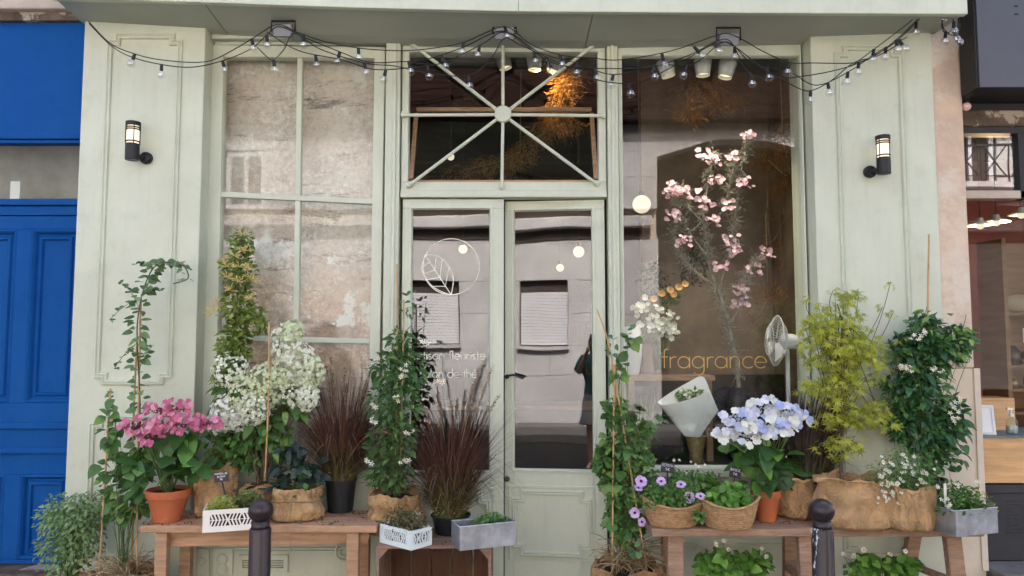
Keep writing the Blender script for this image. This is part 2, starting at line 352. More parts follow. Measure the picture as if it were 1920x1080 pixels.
m_stem = M('green_stem', (.10, .15, .045), .6, var=.25, scale=12, bump=0)
m_stemd = M('brown_stem', (.12, .085, .05), .7, var=.25, scale=12, bump=0)
m_straw = LM('straw', (.42, .30, .15), (.55, .42, .24), trans=.1, rough=.7)
m_paper = M('white_paper', (.86, .86, .85), .7, var=.03, bump=.05, bscale=20)
m_porc = M('white_ceramic', (.75, .75, .73), .25, var=.03, bump=0)
m_pampas = LM('dried_grass', (.36, .19, .06), (.50, .29, .10), trans=.3, rough=.8)
m_wick = M('wicker', (.40, .235, .11), .65, var=.3, scale=40, bump=.3, bscale=90)
m_lamp = EM('lamp_glow', (1, .78, .55), .30)
m_pend = EM('pendant_glow', (1, .86, .66), .17)
m_spotg = EM('spot_glow', (1, .82, .5), .25)
m_skin = M('skin', (.62, .36, .26), .5, var=.06, bump=0)
m_teal = M('teal_cloth', (.02, .17, .16), .8, var=.1)
m_tweed = M('tweed_cloth', (.5, .48, .46), .9, var=.6, scale=140, bump=.2)
m_bluec = M('blue_cloth', (.03, .10, .26), .8, var=.1)
m_hair = M('dark_hair', (.03, .018, .012), .5, var=.3, scale=60)
# leaves and petals
l_herb = LM('herb_leaf', (.26, .40, .15), (.40, .54, .26))
l_euc = LM('eucalyptus_leaf', (.15, .27, .11), (.30, .43, .19))
l_vine = LM('vine_leaf', (.11, .24, .06), (.26, .42, .11))
l_hyd = LM('hydrangea_leaf', (.075, .19, .045), (.17, .36, .07), rough=.38)
l_hyd2 = LM('hydrangea_leaf_deep', (.065, .17, .045), (.19, .38, .06), rough=.38)
l_honey = LM('honeysuckle_leaf', (.22, .32, .06), (.38, .46, .11))
l_dark = LM('dark_leaf', (.024, .042, .03), (.06, .10, .055), trans=.12, rough=.35)
l_jas = LM('jasmine_leaf', (.09, .205, .06), (.22, .37, .10), rough=.36)
l_jasd = LM('deep_green_leaf', (.05, .15, .05), (.16, .31, .08), trans=.18, rough=.33)
l_young = LM('young_leaf', (.20, .36, .07), (.30, .46, .10))
l_maple = LM('maple_leaf', (.46, .50, .05), (.66, .66, .10), trans=.4, rough=.5)
l_basil = LM('basil_leaf', (.14, .34, .045), (.25, .48, .09), rough=.4)
l_bush = LM('bush_leaf', (.11, .25, .05), (.22, .40, .08))
l_moss = LM('succulent_leaf', (.42, .46, .10), (.56, .58, .16))
l_moss2 = LM('succulent_leaf_dark', (.17, .21, .05), (.28, .33, .09))
l_straw = LM('strawberry_leaf', (.16, .35, .05), (.28, .50, .09))
l_bronze = LM('bronze_leaf', (.15, .14, .055), (.26, .16, .08))
p_pink = LM('pink_petal', (.66, .17, .28), (.82, .44, .52), var=.35, trans=.3, rough=.6)
p_mag = LM('magenta_bud', (.30, .05, .09), (.55, .16, .22), trans=.2, rough=.6)
p_white = LM('white_petal', (.87, .87, .74), (.90, .90, .82), var=.14, trans=.3, rough=.6)
p_cream = LM('cream_petal', (.86, .88, .68), (.90, .91, .78), var=.15, trans=.3, rough=.6)
p_lime = LM('lime_petal', (.74, .80, .50), (.82, .86, .62), var=.15, trans=.3, rough=.6)
p_blue = LM('pale_blue_petal', (.70, .73, .84), (.86, .86, .86), var=.22, trans=.3, rough=.6)
p_blue2 = LM('blue_petal', (.48, .56, .84), (.66, .70, .87), var=.2, trans=.3, rough=.6)
p_yel = LM('yellow_petal', (.80, .64, .22), (.87, .83, .60), var=.2, trans=.3, rough=.6)
p_peach = LM('peach_petal', (.80, .44, .12), (.86, .60, .28), var=.2, trans=.3, rough=.6)
p_cherry = LM('cherry_petal', (.84, .54, .60), (.92, .78, .81), var=.2, trans=.3, rough=.6)
p_lilac = LM('lilac_petal', (.66, .42, .72), (.80, .62, .84), var=.15, trans=.3, rough=.6)
m_purple = M('deep_purple', (.06, .008, .06), .7, var=.2, bump=0)
m_pollen = M('pollen_yellow', (.72, .45, .05), .8, var=.1, bump=0)
# ================================================================== SETTING
YP, YF, YG = -.12, 0.0, .045
def struct(name, mb, m, **k):
    o = mb.build(name, m, None, **k); o['kind'] = 'structure'; return o
struct('ground', MB().box(-150, 150, -150, 150, -.5, -.16), m_asph)
struct('road', MB().box(-60, 60, -7.3, -1.75, -.159, -.12), m_asph)
pv = struct('pavement', MB().box(-60, 60, -1.6, .6, -.155, 0), m_pave)
slab = MB()
for i in range(14):
    for j in range(3): slab.box(-4.2+i*.6+.004, -3.6+i*.6-.004, -1.5+j*.48+.004, -1.02+j*.48-.004, .001, .008)
o = slab.build('paving_slabs', m_pave, pv, kind='stuff')
struct('kerb', MB().box(-60, 60, -1.749, -1.601, -.155, .012), m_stone, bev=.012)
struct('opposite_pavement', MB().box(-60, 60, -8.98, -7.301, -.158, 0), m_pave)
# ---- the building across the street (seen only as a reflection in the panes)
opp = thing('opposite_building', 'pale stone building with shutters and large arch reflected in the shop panes', 'building', (0, -9, 0))
YO = -9.0
MB().box(-13, 2.75, YO-.5, YO-.17, 0, 5.7).box(5.95, 13, YO-.5, YO-.17, 0, 5.7).build('wall', m_stone, opp)
openings = [(-1.89, -.98, 1.47, 2.65), (-5.5, -4.6, 1.47, 2.65), (-5.4, -4.6, 4.0, 5.1), (2.75, 5.95, 0, 5.7), (8.2, 9.1, 4.0, 5.7), (.95, 1.75, 4.0, 5.1)]
zs = [0, .88, 1.47, 2.05, 2.65, 3.42, 4.0, 4.6, 5.1, 5.7]
for j in range(len(zs)-1):
    z0, z1 = zs[j], zs[j+1]
    if z0 == 3.42: continue
    xs = [-13+(j % 2)*.9+k*1.8 for k in range(16)]
    cuts = [o for o in openings if o[2] < z1-.01 and o[3] > z0+.01]
    brk = sorted([x for x in xs if -13 <= x <= 13]+[-13, 13]+[c for o in cuts for c in o[:2]])
    for a, b in zip(brk, brk[1:]):
        m_ = (a+b)/2
        if b-a < .05 or any(o[0] < m_ < o[1] for o in cuts): continue
        MB().box(a+.004, b-.004, YO-.169, YO+U(0, .004), z0+.004, z1-.004).build('stone_block', m_opp, opp)
MB().box(-13, 2.6, YO-.014, YO+.22, 3.63, 3.84).box(6.1, 13, YO-.014, YO+.22, 3.63, 3.84).build('cornice', m_opp, opp, bev=.02)
MB().box(-13, 2.6, YO-.012, YO+.03, 3.42, 3.62).build('cornice_shade_band', m_oppdark, opp)  # dark strip painted in as the shadow under the cornice
a = [(2.75, 5.7), (2.75, 5.0)]+[(2.75+3.2*t, 5.0+.33*math.sin(math.pi*t)) for t in [i/16 for i in range(1, 16)]]+[(5.95, 5.0), (5.95, 5.7)]
MB().prism(a, YO, YO-.4).build('arch', m_opp, opp)
ro = MB(); ro.box(2.75, 5.95, YO-2.2, YO-2.1, 0, 5.7).box(2.6, 2.75, YO-2.2, YO-.5, 0, 5.7).box(5.95, 6.1, YO-2.2, YO-.5, 0, 5.7).box(2.6, 6.1, YO-2.2, YO-.5, 5.7, 5.8)
ro.build('arch_passage', m_oppdark, opp)
for k, (x0, x1, z0, z1) in enumerate(openings):
    if k in (3,): continue
    wd = MB().box(x0, x1, YO-.16, YO-.12, z0, z1).build('window', m_oppdark, opp)
    if k in (0, 1):
        zt = z1-.24
        n = int((zt-z0)/.055); sm = None
        for i in range(n):
            MB().box(x0+.02, x1-.02, YO-.115, YO-.095+.006*(i % 2), z0+.02+i*.055, z0+.02+i*.055+.05).build('shutter_slat', m_shut, wd)
        MB().box(x0-.04, x1+.04, YO+.006, YO+.10, z0-.07, z0-.002).build('sill', m_opp, wd)
    else:
        fr = MB(); fr.loop([(x0+.02, z0+.02), (x1-.02, z0+.02), (x1-.02, z1-.02), (x0+.02, z1-.02)], [(0, YO-.119), (0, YO-.05), (.09, YO-.05), (.09, YO-.119)])
        fr.box((x0+x1)/2-.03, (x0+x1)/2+.03, YO-.119, YO-.055, z0+.11, z1-.11); fr.build('window_frame', m_shut, wd)
bal = thing('balcony', 'wrought iron balcony on the building reflected in neighbour shop pane', 'balcony', (8.65, YO, 4.35))
MB().box(8.0, 9.5, YO+.01, YO+.5, 4.3, 4.4).build('balcony_slab', m_opp, bal)
rl = MB().box(8.02, 9.48, YO+.45, YO+.49, 5.05, 5.09).box(8.02, 9.48, YO+.46, YO+.48, 4.5, 4.52)
for i in range(3):
    x = 8.06+i*.5; rl.bar((x, YO+.47, 4.52), (x+.4, YO+.47, 5.05), .02, .02).bar((x+.4, YO+.472, 4.52), (x, YO+.472, 5.05), .02, .02).bar((x+.45, YO+.47, 4.4), (x+.45, YO+.47, 5.05), .02, .02)
rl.build('railing', m_black, bal)
rf = MB()
rf.add([(-13.3, YO+.35, 5.69), (13.3, YO+.35, 5.69), (13.3, YO-3.2, 8.4), (-13.3, YO-3.2, 8.4), (-13.3, YO+.35, 5.6), (13.3, YO+.35, 5.6), (13.3, YO-3.2, 5.71), (-13.3, YO-3.2, 5.71)],
       [(0, 1, 2, 3), (0, 4, 5, 1), (4, 7, 6, 5), (3, 2, 6, 7), (0, 3, 7, 4), (1, 5, 6, 2)])
rf.build('roof', m_slate, opp)
# ================================================================== SHOPFRONT
shop = thing('shopfront', 'pale sage green wooden flower shop front with canopy, pilasters and large panes', 'shop front', (0, 0, 0))
ZT = 3.62
def notched(x0, y0, x1, y1, Y, nx=14, ny=14, top=True, bot=True):
    """stepped-corner panel outline, photo px -> x,z on plane Y (upright)"""
    ym = (y0+y1)/2; X0, X1 = wx(x0, ym, Y), wx(x1, ym, Y); Z1, Z0 = wz(y0, Y), wz(y1, Y); a, b = nx*pm(Y), ny*pm(Y)
    p = []
    p += [(X0, Z0+b), (X0+a, Z0+b), (X0+a, Z0)] if bot else [(X0, Z0)]
    p += [(X1-a, Z0), (X1-a, Z0+b), (X1, Z0+b)] if bot else [(X1, Z0)]
    p += [(X1, Z1-b), (X1-a, Z1-b), (X1-a, Z1)] if top else [(X1, Z1)]
    p += [(X0+a, Z1), (X0+a, Z1-b), (X0, Z1-b)] if top else [(X0, Z1)]
    return p
def ogee(Y, w=.036, h=.018): return [(-.002, Y+.004), (0, Y-h*.7), (w*.25, Y-h), (w*.45, Y-h*.55), (w*.6, Y-h*.95), (w*.85, Y-h*.8), (w, Y+.004)]
# pilasters
XL0, XL1 = wx(140, 485, YP), wx(374, 430, YP)
pl = MB().box(XL0, XL1, YP, .25, .10, ZT).build('pilaster', m_paint, shop, bev=.006)
MB().loop(notched(190, 64, 333, 722, YP, 15, 13), ogee(YP)).build('panel_moulding', m_paint, pl)
MB().loop(notched(164, 779, 318, 1048, YP, 15, 12), ogee(YP)).build('panel_moulding', m_paint, pl)
MB().box(XL0-.015, XL1+.012, YP-.018, .2, 0, .099).build('plinth', m_paint, pl, bev=.004)
XR0, XR1 = wx(1527, 330, YP), wx(1757, 330, YP)
pr_ = MB().box(XR0, XR1, YP, .25, .10, ZT).build('pilaster', m_paint, shop, bev=.006)
MB().loop(notched(1574, 86, 1704, 730, YP, 15, 14), ogee(YP)).build('panel_moulding', m_paint, pr_)
MB().loop(notched(1578, 785, 1712, 1048, YP, 15, 12), ogee(YP)).build('panel_moulding', m_paint, pr_)
MB().box(XR0-.012, XR1+.015, YP-.018, .2, 0, .099).build('plinth', m_paint, pr_, bev=.004)
# canopy
can = MB()
FB = [(95, -3), (380, 4), (660, 14), (960, 21), (1400, 24), (1815, 26)]
fb = [at(x, y, -.45) for x, y in FB]
xj = wx(972, 10, -.45)
def zi(pts, x):
    for p, q in zip(pts, pts[1:]):
        if x <= q.x or q is pts[-1]: return p.z+(q.z-p.z)*(x-p.x)/(q.x-p.x)
ztop = fb[0].z+.40
for i in range(2):
    xa, xb = (fb[0].x, xj-.001) if i == 0 else (xj+.001, fb[-1].x)
    xs = [xa]+[p.x for p in fb if xa+.01 < p.x < xb-.01]+[xb]
    MB().prism([(x, zi(fb, x)) for x in xs]+[(xb, ztop), (xa, ztop)], -.45, -.41).build('fascia_board', m_paint, shop, bev=.004)
BB = [(160, 40), (385, 53), (600, 64), (820, 73), (1100, 76), (1525, 69), (1745, 61)]
bb = [at(x, y, YP) for x, y in BB]
def soffit(fa, fz, ba, bz):
    n = 8; mb = MB(); vs = []
    for i in range(n+1):
        t = i/n; xf = fa+(fz-fa)*t; xb = ba+(bz-ba)*t; zf = zi(fb, min(max(xf, fb[0].x), fb[-1].x))+.012; zb = zi(bb, min(max(xb, bb[0].x), bb[-1].x))
        yb2 = .12; zb2 = zb+(zb-zf)*(yb2-YP)/(YP+.41)*.2
        for dz in (0, .02): vs += [(xf, -.409, zf+dz), (xb, YP, zb+dz), (xb, yb2, zb2+dz)]
    fs = []
    for i in range(n):
        a = i*6; b = a+6
        fs += [(a, a+1, b+1, b), (a+1, a+2, b+2, b+1), (a+3, b+3, b+4, a+4), (a+4, b+4, b+5, a+5), (a, b, b+3, a+3), (a+2, a+5, b+5, b+2)]
    fs += [(0, 3, 4, 1), (1, 4, 5, 2), (n*6, n*6+1, n*6+4, n*6+3), (n*6+1, n*6+2, n*6+5, n*6+4)]
    return mb.add(vs, fs)
fx = [wx(95, 0, -.45)+.002, wx(383, 4, -.41), wx(1112, 24, -.41), wx(1815, 26, -.45)-.002]
bx_ = [wx(150, 40, YP), wx(420, 54, YP), wx(1100, 76, YP), wx(1757, 60, YP)]
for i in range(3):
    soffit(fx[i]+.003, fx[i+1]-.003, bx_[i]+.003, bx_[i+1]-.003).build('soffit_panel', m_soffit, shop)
for x0, x1 in ((fx[0], fx[0]+.03), (fx[3]-.03, fx[3])): MB().box(x0, x1, -.408, .1, fb[0].z+.08, ztop-.02).build('canopy_side', m_paint, shop)
MB().box(fx[0]-.02, fx[3]+.02, -.47, .14, ztop+.001, ztop+.04).build('canopy_roof', m_zinc, shop)
MB().box(XL0, XR1, .14, .255, ZT+.02, 4.1).box(XL0, XR1, .14, 6, 4.101, 8.2).build('upper_wall', m_stone, shop)  # unseen storeys, added with the neighbours' upper walls to block the sun
# lintel above the windows
MB().box(XL1+.001, XR0-.001, .02, .24, wz(84, .02), ZT).build('lintel', m_paint, shop, bev=.004)
MB().box(XL1+.001, XR0-.001, -.035, .019, wz(72, -.035), wz(56, -.035)+.03).build('cornice_moulding', m_paint, shop, bev=.006)
# ---- left display window
wl = MB()
wl.pq([(394, 84), (722, 88), (722, 109), (394, 106)], YF, .07)
wl.pq([(394, 106), (419, 106.2), (402, 884), (371, 884)], YF, .07)
wl.pq([(702, 108.8), (722, 109), (708, 884), (689, 884)], YF, .07)
wl.pq([(371, 884), (708, 884), (708, 905), (370.5, 905)], YF, .07)
WL = wl.build('display_window', m_paint, shop, bev=.004)
vL = lambda y: 419-17*(y-106)/778; vR = lambda y: 702-13*(y-109)/775
vM0 = lambda y: 557-12*(y-106)/778; vM1 = lambda y: 567-12*(y-106)/778
Ym, Yn = .012, .06
def hl(x, r): return (359+13.5*(x-413)/284) if r == 0 else (627+8*(x-405)/287)
H0 = [(106.5, 109), None]
rows = [(lambda x: 107, lambda x: hl(x, 0)), (lambda x: hl(x, 0)+10, lambda x: hl(x, 1)), (lambda x: hl(x, 1)+10, lambda x: 884)]
for r in range(2):
    MB().pq([(vL(360+270*r), hl(vL(360+270*r), r)), (vR(360+270*r), hl(vR(360+270*r), r)), (vR(370+270*r), hl(vR(370+270*r), r)+10), (vL(370+270*r), hl(vL(370+270*r), r)+10)], Ym, Yn).build('glazing_bar', m_paint, WL, bev=.004)
for a, b in rows:
    ya, yb = a(560), b(560)
    MB().pq([(vM0(ya), a(vM0(ya))), (vM1(ya), a(vM1(ya))), (vM1(yb), b(vM1(yb))), (vM0(yb), b(vM0(yb)))], Ym+.003, Yn-.003).build('glazing_bar', m_paint, WL, bev=.004)
    for x0, x1 in ((vL, vM0), (vM1, vR)):
        q = [(x0(ya)-2, a(x0(ya))-2), (x1(ya)+2, a(x1(ya))-2), (x1(yb)+2, b(x1(yb))+2), (x0(yb)-2, b(x0(yb))+2)]
        MB().pq(q, YG-.01, YG-.006).build('pane', m_glassl, WL)
# ---- posts
MB().box(wx(724, 90, -.03), wx(751, 90, -.03), -.03, .1, 0, wz(76, -.03)).build('post', m_paint, shop, bev=.006)
MB().box(wx(738, 90, -.045), wx(744, 90, -.045), -.045, -.029, .1, wz(84, -.03)).build('post_bead', m_paint, shop, bev=.004)
MB().box(wx(1138, 90, -.03), wx(1158, 90, -.03), -.03, .1, 0, wz(76, -.03)).build('post', m_paint, shop, bev=.006)
MB().box(wx(1145, 90, -.045), wx(1151, 90, -.045), -.045, -.029, .1, wz(84, -.03)).build('post_bead', m_paint, shop, bev=.004)
XD0, XD1 = wx(751.5, 370, 0), wx(1137.5, 370, 0)
# ---- transom
tr = MB()
zt0, zt1 = wz(358, 0), wz(82, 0)
tr.box(XD0, XD1, 0, .08, wz(97, 0), zt1).box(XD0, XD1, 0, .08, zt0, wz(341, 0))
gx0, gx1 = wx(766, 220, 0), wx(1122, 220, 0)
tr.box(XD0, gx0, 0, .08, wz(341, 0), wz(97, 0)).box(gx1, XD1, 0, .08, wz(341, 0), wz(97, 0))
TR = tr.build('transom_window', m_paint, shop, bev=.004)
MB().box(XD0, XD1, -.025, .08, wz(371, 0), zt0-.001).build('transom_rail', m_paint, shop, bev=.006)
hub = at(943, 215, -.03)
ends = [(775, 84), (943, 84), (1114, 84), (757, 216), (1130, 217), (768, 347), (941, 351), (1119, 345)]
for e in ends:
    q = at(e[0], e[1], -.03); MB().tube([hub+(q-hub)*.06, q], .0105, 10).build('glazing_rod', m_paint, TR, smooth=False)
    MB().lathe([(.021, 0), (.021, .018), (.014, .024), (.004, .025)], at(e[0], e[1], -.001), 16, B=Matrix.Rotation(R(90), 3, 'X')).build('rod_plate', m_paint, TR)
MB().lathe([(.052, 0), (.054, .012), (.054, .03), (.048, .036), (.002, .037)], hub+Vector((0, .012, 0)), 28, B=Matrix.Rotation(R(90), 3, 'X')).build('hub', m_paint, TR)
zm = wz(218, .03)
MB().box(gx0-.004, gx1+.004, .028, .033, zm+.004, wz(97, 0)+.004).build('pane', m_glass, TR)
# lower light of the transom tilts inwards
hp = MB(); A = [Vector((gx0+.012, .05, wz(338, 0))), Vector((gx1-.012, .05, wz(338, 0))), Vector((gx1-.012, .30, wz(206, .3))), Vector((gx0+.012, .30, wz(206, .3)))]
hp.bar(A[0], A[1], .02, .03).bar(A[3], A[2], .028, .03)
for i, j in ((0, 3), (1, 2)): hp.bar(A[i]+(A[j]-A[i])*.03, A[j]-(A[j]-A[i])*.06, .028, .028, (1, 0, 0))
hp.build('hopper_frame', m_bench, TR, bev=.002)
n_ = (A[1]-A[0]).cross(A[3]-A[0]).normalized()*.004
MB().add([a+n_*k for k in (0, 1) for a in A], [(0, 1, 2, 3), (4, 7, 6, 5), (0, 4, 5, 1), (1, 5, 6, 2), (2, 6, 7, 3), (3, 7, 4, 0)]).build('hopper_pane', m_glass, TR)
# ---- doors
def arcpts(cx, cy, r, a0, a1, n=14): return [(cx+r*math.cos(R(a0+(a1-a0)*i/n)), cy+r*math.sin(R(a0+(a1-a0)*i/n))) for i in range(n+1)]
GL = {
 'a': (1.12, [arcpts(.5, .5, .5, 0, 360, 22), [(1, 0), (1, 1)]]), 'c': (.92, [arcpts(.5, .5, .5, 45, 315, 18)]),
 'd': (1.12, [arcpts(.5, .5, .5, 0, 360, 22), [(1, 0), (1, 1.75)]]), 'e': (1.08, [[(.0, .5), (1, .5)]+arcpts(.5, .5, .5, 0, 318, 20)]),
 'f': (.55, [[(.22, 0), (.22, 1.4)]+arcpts(.47, 1.4, .25, 180, 60, 8), [(0, .98), (.52, .98)]]),
 'g': (1.12, [arcpts(.5, .5, .5, 0, 360, 22), [(1, 1), (1, -.15)]+arcpts(.53, -.15, .47, 0, -150, 12)]),
 'h': (1.0, [[(.05, 0), (.05, 1.75)], [(.05, .6)]+arcpts(.45, .6, .4, 180, 0, 12)+[(.85, 0)]]), 'i': (.3, [[(.1, 0), (.1, 1)], [(.1, 1.3), (.1, 1.38)]]),
 'l': (.3, [[(.1, 0), (.1, 1.75)]]), 'n': (1.0, [[(.05, 0), (.05, 1)], [(.05, .6)]+arcpts(.45, .6, .4, 180, 0, 12)+[(.85, 0)]]),
 'o': (1.15, [arcpts(.5, .5, .5, 0, 360, 22)]), 'r': (.6, [[(.05, 0), (.05, 1)], [(.05, .6)]+arcpts(.42, .6, .37, 180, 65, 8)]),
 's': (.68, [arcpts(.28, .75, .25, 40, 250, 8)+arcpts(.28, .25, .25, 80, -140, 8)]), 't': (.52, [[(.24, 0), (.24, 1.45)], [(0, 1), (.48, 1)]]),
 'u': (1.0, [[(.05, 1), (.05, .4)]+arcpts(.45, .4, .4, 180, 360, 12)+[(.85, 1)], [(.85, 1), (.85, 0)]]),
 'é': (1.08, [[(.0, .5), (1, .5)]+arcpts(.5, .5, .5, 0, 318, 20), [(.45, 1.25), (.72, 1.6)]]), ' ': (.6, []),
 'A': (.9, [[(0, 0), (.38, 1), (.76, 0)], [(.14, .35), (.62, .35)]]), 'B': (.8, [[(0, 0), (0, 1), (.45, .95), (.5, .75), (.4, .53), (0, .5)], [(.4, .52), (.6, .3), (.5, .05), (0, 0)]]),
 'C': (.85, [arcpts(.45, .5, .48, 50, 310, 12)]), 'D': (.85, [[(0, 0), (0, 1), (.4, .95), (.65, .6), (.6, .25), (.35, 0), (0, 0)]]),
 'E': (.7, [[(.55, 0), (0, 0), (0, 1), (.55, 1)], [(0, .52), (.45, .52)]]), 'I': (.3, [[(.1, 0), (.1, 1)]]), 'L': (.65, [[(0, 1), (0, 0), (.5, 0)]]),
 'M': (1, [[(0, 0), (.08, 1), (.4, .35), (.72, 1), (.8, 0)]]), 'N': (.85, [[(0, 0), (0, 1), (.62, 0), (.62, 1)]]), 'O': (1.0, [arcpts(.42, .5, .45, 0, 360, 16)]),
 'P': (.75, [[(0, 0), (0, 1), (.45, .98), (.55, .75), (.42, .5), (0, .46)]]), 'S': (.7, [arcpts(.28, .74, .25, 40, 250, 6)+arcpts(.28, .25, .25, 80, -140, 6)]),
 'T': (.8, [[(0, 1), (.7, 1)], [(.35, 1), (.35, 0)]]), 'U': (.85, [[(0, 1), (.03, .3), (.3, 0), (.58, .3), (.62, 1)]]), 'R': (.8, [[(0, 0), (0, 1), (.45, .98), (.55, .75), (.42, .5), (0, .46)], [(.25, .46), (.6, 0)]]),
 '5': (.75, [[(.55, 1), (.1, 1), (.05, .6), (.4, .6), (.55, .3), (.35, 0), (0, .08)]]), '7': (.75, [[(0, 1), (.6, 1), (.25, 0)], [(.15, .5), (.5, .5)]]),
 '€': (.85, [arcpts(.5, .5, .42, 50, 310, 10), [(-.05, .6), (.5, .6)], [(-.05, .42), (.45, .42)]]),
}
def lettering(mb, text, org, ux, uz, h, width, thick):
    """monoline lettering; org = left end of the baseline"""
    tot = sum(GL[c][0] for c in text)+.12*(len(text)-1); k = width/tot if width else h; x = 0
    for c in text:
        adv, st = GL[c]
        for s_ in st: mb.tube([org+ux*((x+p[0])*k)+uz*(p[1]*h) for p in s_], thick, 4)
        x += adv+.12
    return mb
def letters(parent, m_, text, org, h, width, thick):
    tot = sum(GL[c][0] for c in text)+.12*(len(text)-1); k = width/tot; x = 0
    for c in text:
        if GL[c][1]:
            mb = MB()
            for s_ in GL[c][1]: mb.tube([org+Vector(((x+p[0])*k, 0, p[1]*h)) for p in s_], thick, 4)
            mb.build('letter', m_, parent)
        x += GL[c][0]+.12
def door(x0, x1, gx0_, gx1_, hinge_left, ang):
    X0, X1 = wx(x0, 600, 0), wx(x1, 600, 0); G0, G1 = wx(gx0_, 600, 0), wx(gx1_, 600, 0)
    zt, zg1, zg0 = wz(373, 0), wz(391, 0), wz(884, 0)
    d = MB().box(X0, X1, .004, .05, zg1, zt).box(X0, G0, .004, .05, .03, zg1).box(G1, X1, .004, .05, .03, zg1).box(G0, G1, .004, .05, .03, zg0)
    hx = X0 if hinge_left else X1
    o = bpy.data.objects.new('door', None)
    me = d.mesh('door', m_paint, Vector((hx, .03, 0)), False, True); o = link('door', me, shop); ORG[o] = Vector((hx, .03, 0))
    o.location = (hx, .03, 0); o.rotation_euler = (0, 0, ang)
    b = o.modifiers.new('bevel', 'BEVEL'); b.width = .004; b.segments = 2; b.limit_method = 'ANGLE'
    MB().loop([(G0-.004, zg0-.004), (G1+.004, zg0-.004), (G1+.004, zg1+.004), (G0-.004, zg1+.004)], [(-.012, .006), (-.010, -.004), (.002, -.006), (.010, .012), (.010, .02)]).build('glazing_bead', m_paint, o)
    MB().box(G0-.003, G1+.003, .022, .028, zg0-.003, zg1+.003).build('pane', m_glassd, o)
    ym = 985
    P = [(wx(x0+8, ym, 0), wz(1056, 0)), (wx(x1-18, ym, 0), wz(1056, 0)), (wx(x1-18, ym, 0), wz(914, 0)), (wx(x0+8, ym, 0), wz(914, 0))]
    MB().loop(P, ogee(.004, .016, .007)).build('panel_border', m_paint, o)
    MB().loop(notched(x0+14, 922, x1-25, 1048, .004, 15, 14), ogee(.004, .034, .016)).build('panel_moulding', m_paint, o)
    return o
DL = door(752.5, 944.5, 770, 919, True, 0)
DR = door(945.5, 1136.5, 963, 1113, False, -R(6.3))
DR.location.y = .040
# lettering and leaf emblem on the left door
lg = MB(); Yl = .0185
c0 = at(846, 500, Yl); r0 = 53*pm(Yl); ux, uz = Vector((1, 0, 0)), Vector((0, 0, 1))
def lp(px, py): return at(px, py, Yl)
lg.tube([c0+ux*p[0]+uz*p[1] for p in arcpts(0, 0, r0, 0, 360, 56)], .003, 5)
tip, base_ = lp(797, 478), lp(846, 553)
lg.tube(path([tip, lp(822, 481), lp(842, 500), lp(850, 524), base_], 6), .003, 5)
lg.tube(path([tip, lp(791, 505), lp(806, 532), lp(826, 546), base_], 6), .003, 5)
lg.tube([tip, base_], .003, 5)
for p, q in (((806, 492), (792, 500)), ((815, 507), (795, 513)), ((825, 520), (797, 525)), ((835, 537), (812, 537)), ((815, 507), (818, 483)), ((825, 521), (829, 487)), ((835, 536), (842, 501))):
    lg.tube([lp(*p), lp(*q)], .0027, 5)
lg.build('leaf_emblem', m_creaml, DL)
hx_ = 9.6*pm(Yl)
letters(DL, m_creaml, 'artisan fleuriste', lp(774, 674), hx_, 136*pm(Yl), .0033); letters(DL, m_creaml, 'salon de thé', lp(788, 708), hx_, 106*pm(Yl), .0033)
# handle, knob, escutcheons
hd = MB(); hd.lathe([(.014, 0), (.014, .03), (.008, .034), (.008, .06)], at(951, 707, 0)+Vector((0, .0, 0)), 14, B=Matrix.Rotation(R(90), 3, 'X'))
hd.tube([at(951, 706, -.055), at(965, 704, -.06), at(984, 710, -.058)], [.008, .007, .009], 8); hd.build('handle', m_darkf, DR, smooth=True)
MB().lathe([(.016, 0), (.017, .012), (.012, .02), (.002, .022)], at(951, 902, 0), 16, B=Matrix.Rotation(R(90), 3, 'X')).build('lock_knob', m_rust, DR, smooth=True)
MB().box(XD0, XD1, -.12, .12, .001, .025).build('threshold', m_stone, shop, bev=.005)
# ---- right display window
wr = MB(); RX0, RX1 = wx(1168, 480, 0), wx(1511, 480, 0); xa, xb = wx(1158.5, 90, 0), XR0-.012
rz0, rz1 = wz(876, 0), wz(103, 0)
wr.box(xa, xb, 0, .07, rz1, wz(76, 0)).box(xa, RX0, 0, .07, rz0, rz1).box(RX1, xb, 0, .07, rz0, rz1).box(xa, xb, -.03, .07, wz(893, 0), rz0)
WR = wr.build('display_window', m_paint, shop, bev=.005)
MB().box(RX0-.004, RX1+.004, YG-.01, YG-.004, rz0-.004, rz1+.004).build('pane', m_glass, WR)
MB().loop([(RX0-.003, rz0-.003), (RX1+.003, rz0-.003), (RX1+.003, rz1+.003), (RX0-.003, rz1+.003)], [(0, .002), (0, -.006), (.008, -.004), (.012, .02), (.012, .034)]).build('glazing_bead', m_paint, WR)
Yl = .033
letters(WR, m_gold, 'fragrance', at(1241, 690, Yl), 21*pm(Yl), 197*pm(Yl), .0034)
# ---- stall risers under the windows, ironwork grille under the left one
SL = MB().box(XL1+.001, wx(724, 950, -.03)-.002, .005, .2, 0, wz(906, 0)).build('stall_riser', m_paint, shop)
SR = MB().box(wx(1158, 950, 0)+.002, XR0-.001, .005, .2, 0, wz(894, 0)).build('stall_riser', m_paint, shop)
def pbox(mb, x0, y0, x1, y1, Yf, Yb): return mb.pr(x0, y0, x1, y1, Yf, Yb)
g = MB()
pbox(g, 352, 1030, 392, 1078, -.012, .004); pbox(g, 398, 1028, 436, 1078, -.014, .004); g.build('iron_plate', m_paint, SL, bev=.004)
ring = MB()
for x, y, r in ((416, 1049, 9), (416, 1068, 9), (645, 1034, 16), (645, 1034, 8), (378, 1052, 6)):
    c = at(x, y, -.016); ring.tube([c+ux*p[0]+uz*p[1] for p in arcpts(0, 0, r*pm(0), 0, 360, 20)], .006, 6)
ring.build('roundel', m_paint, SL, smooth=True)
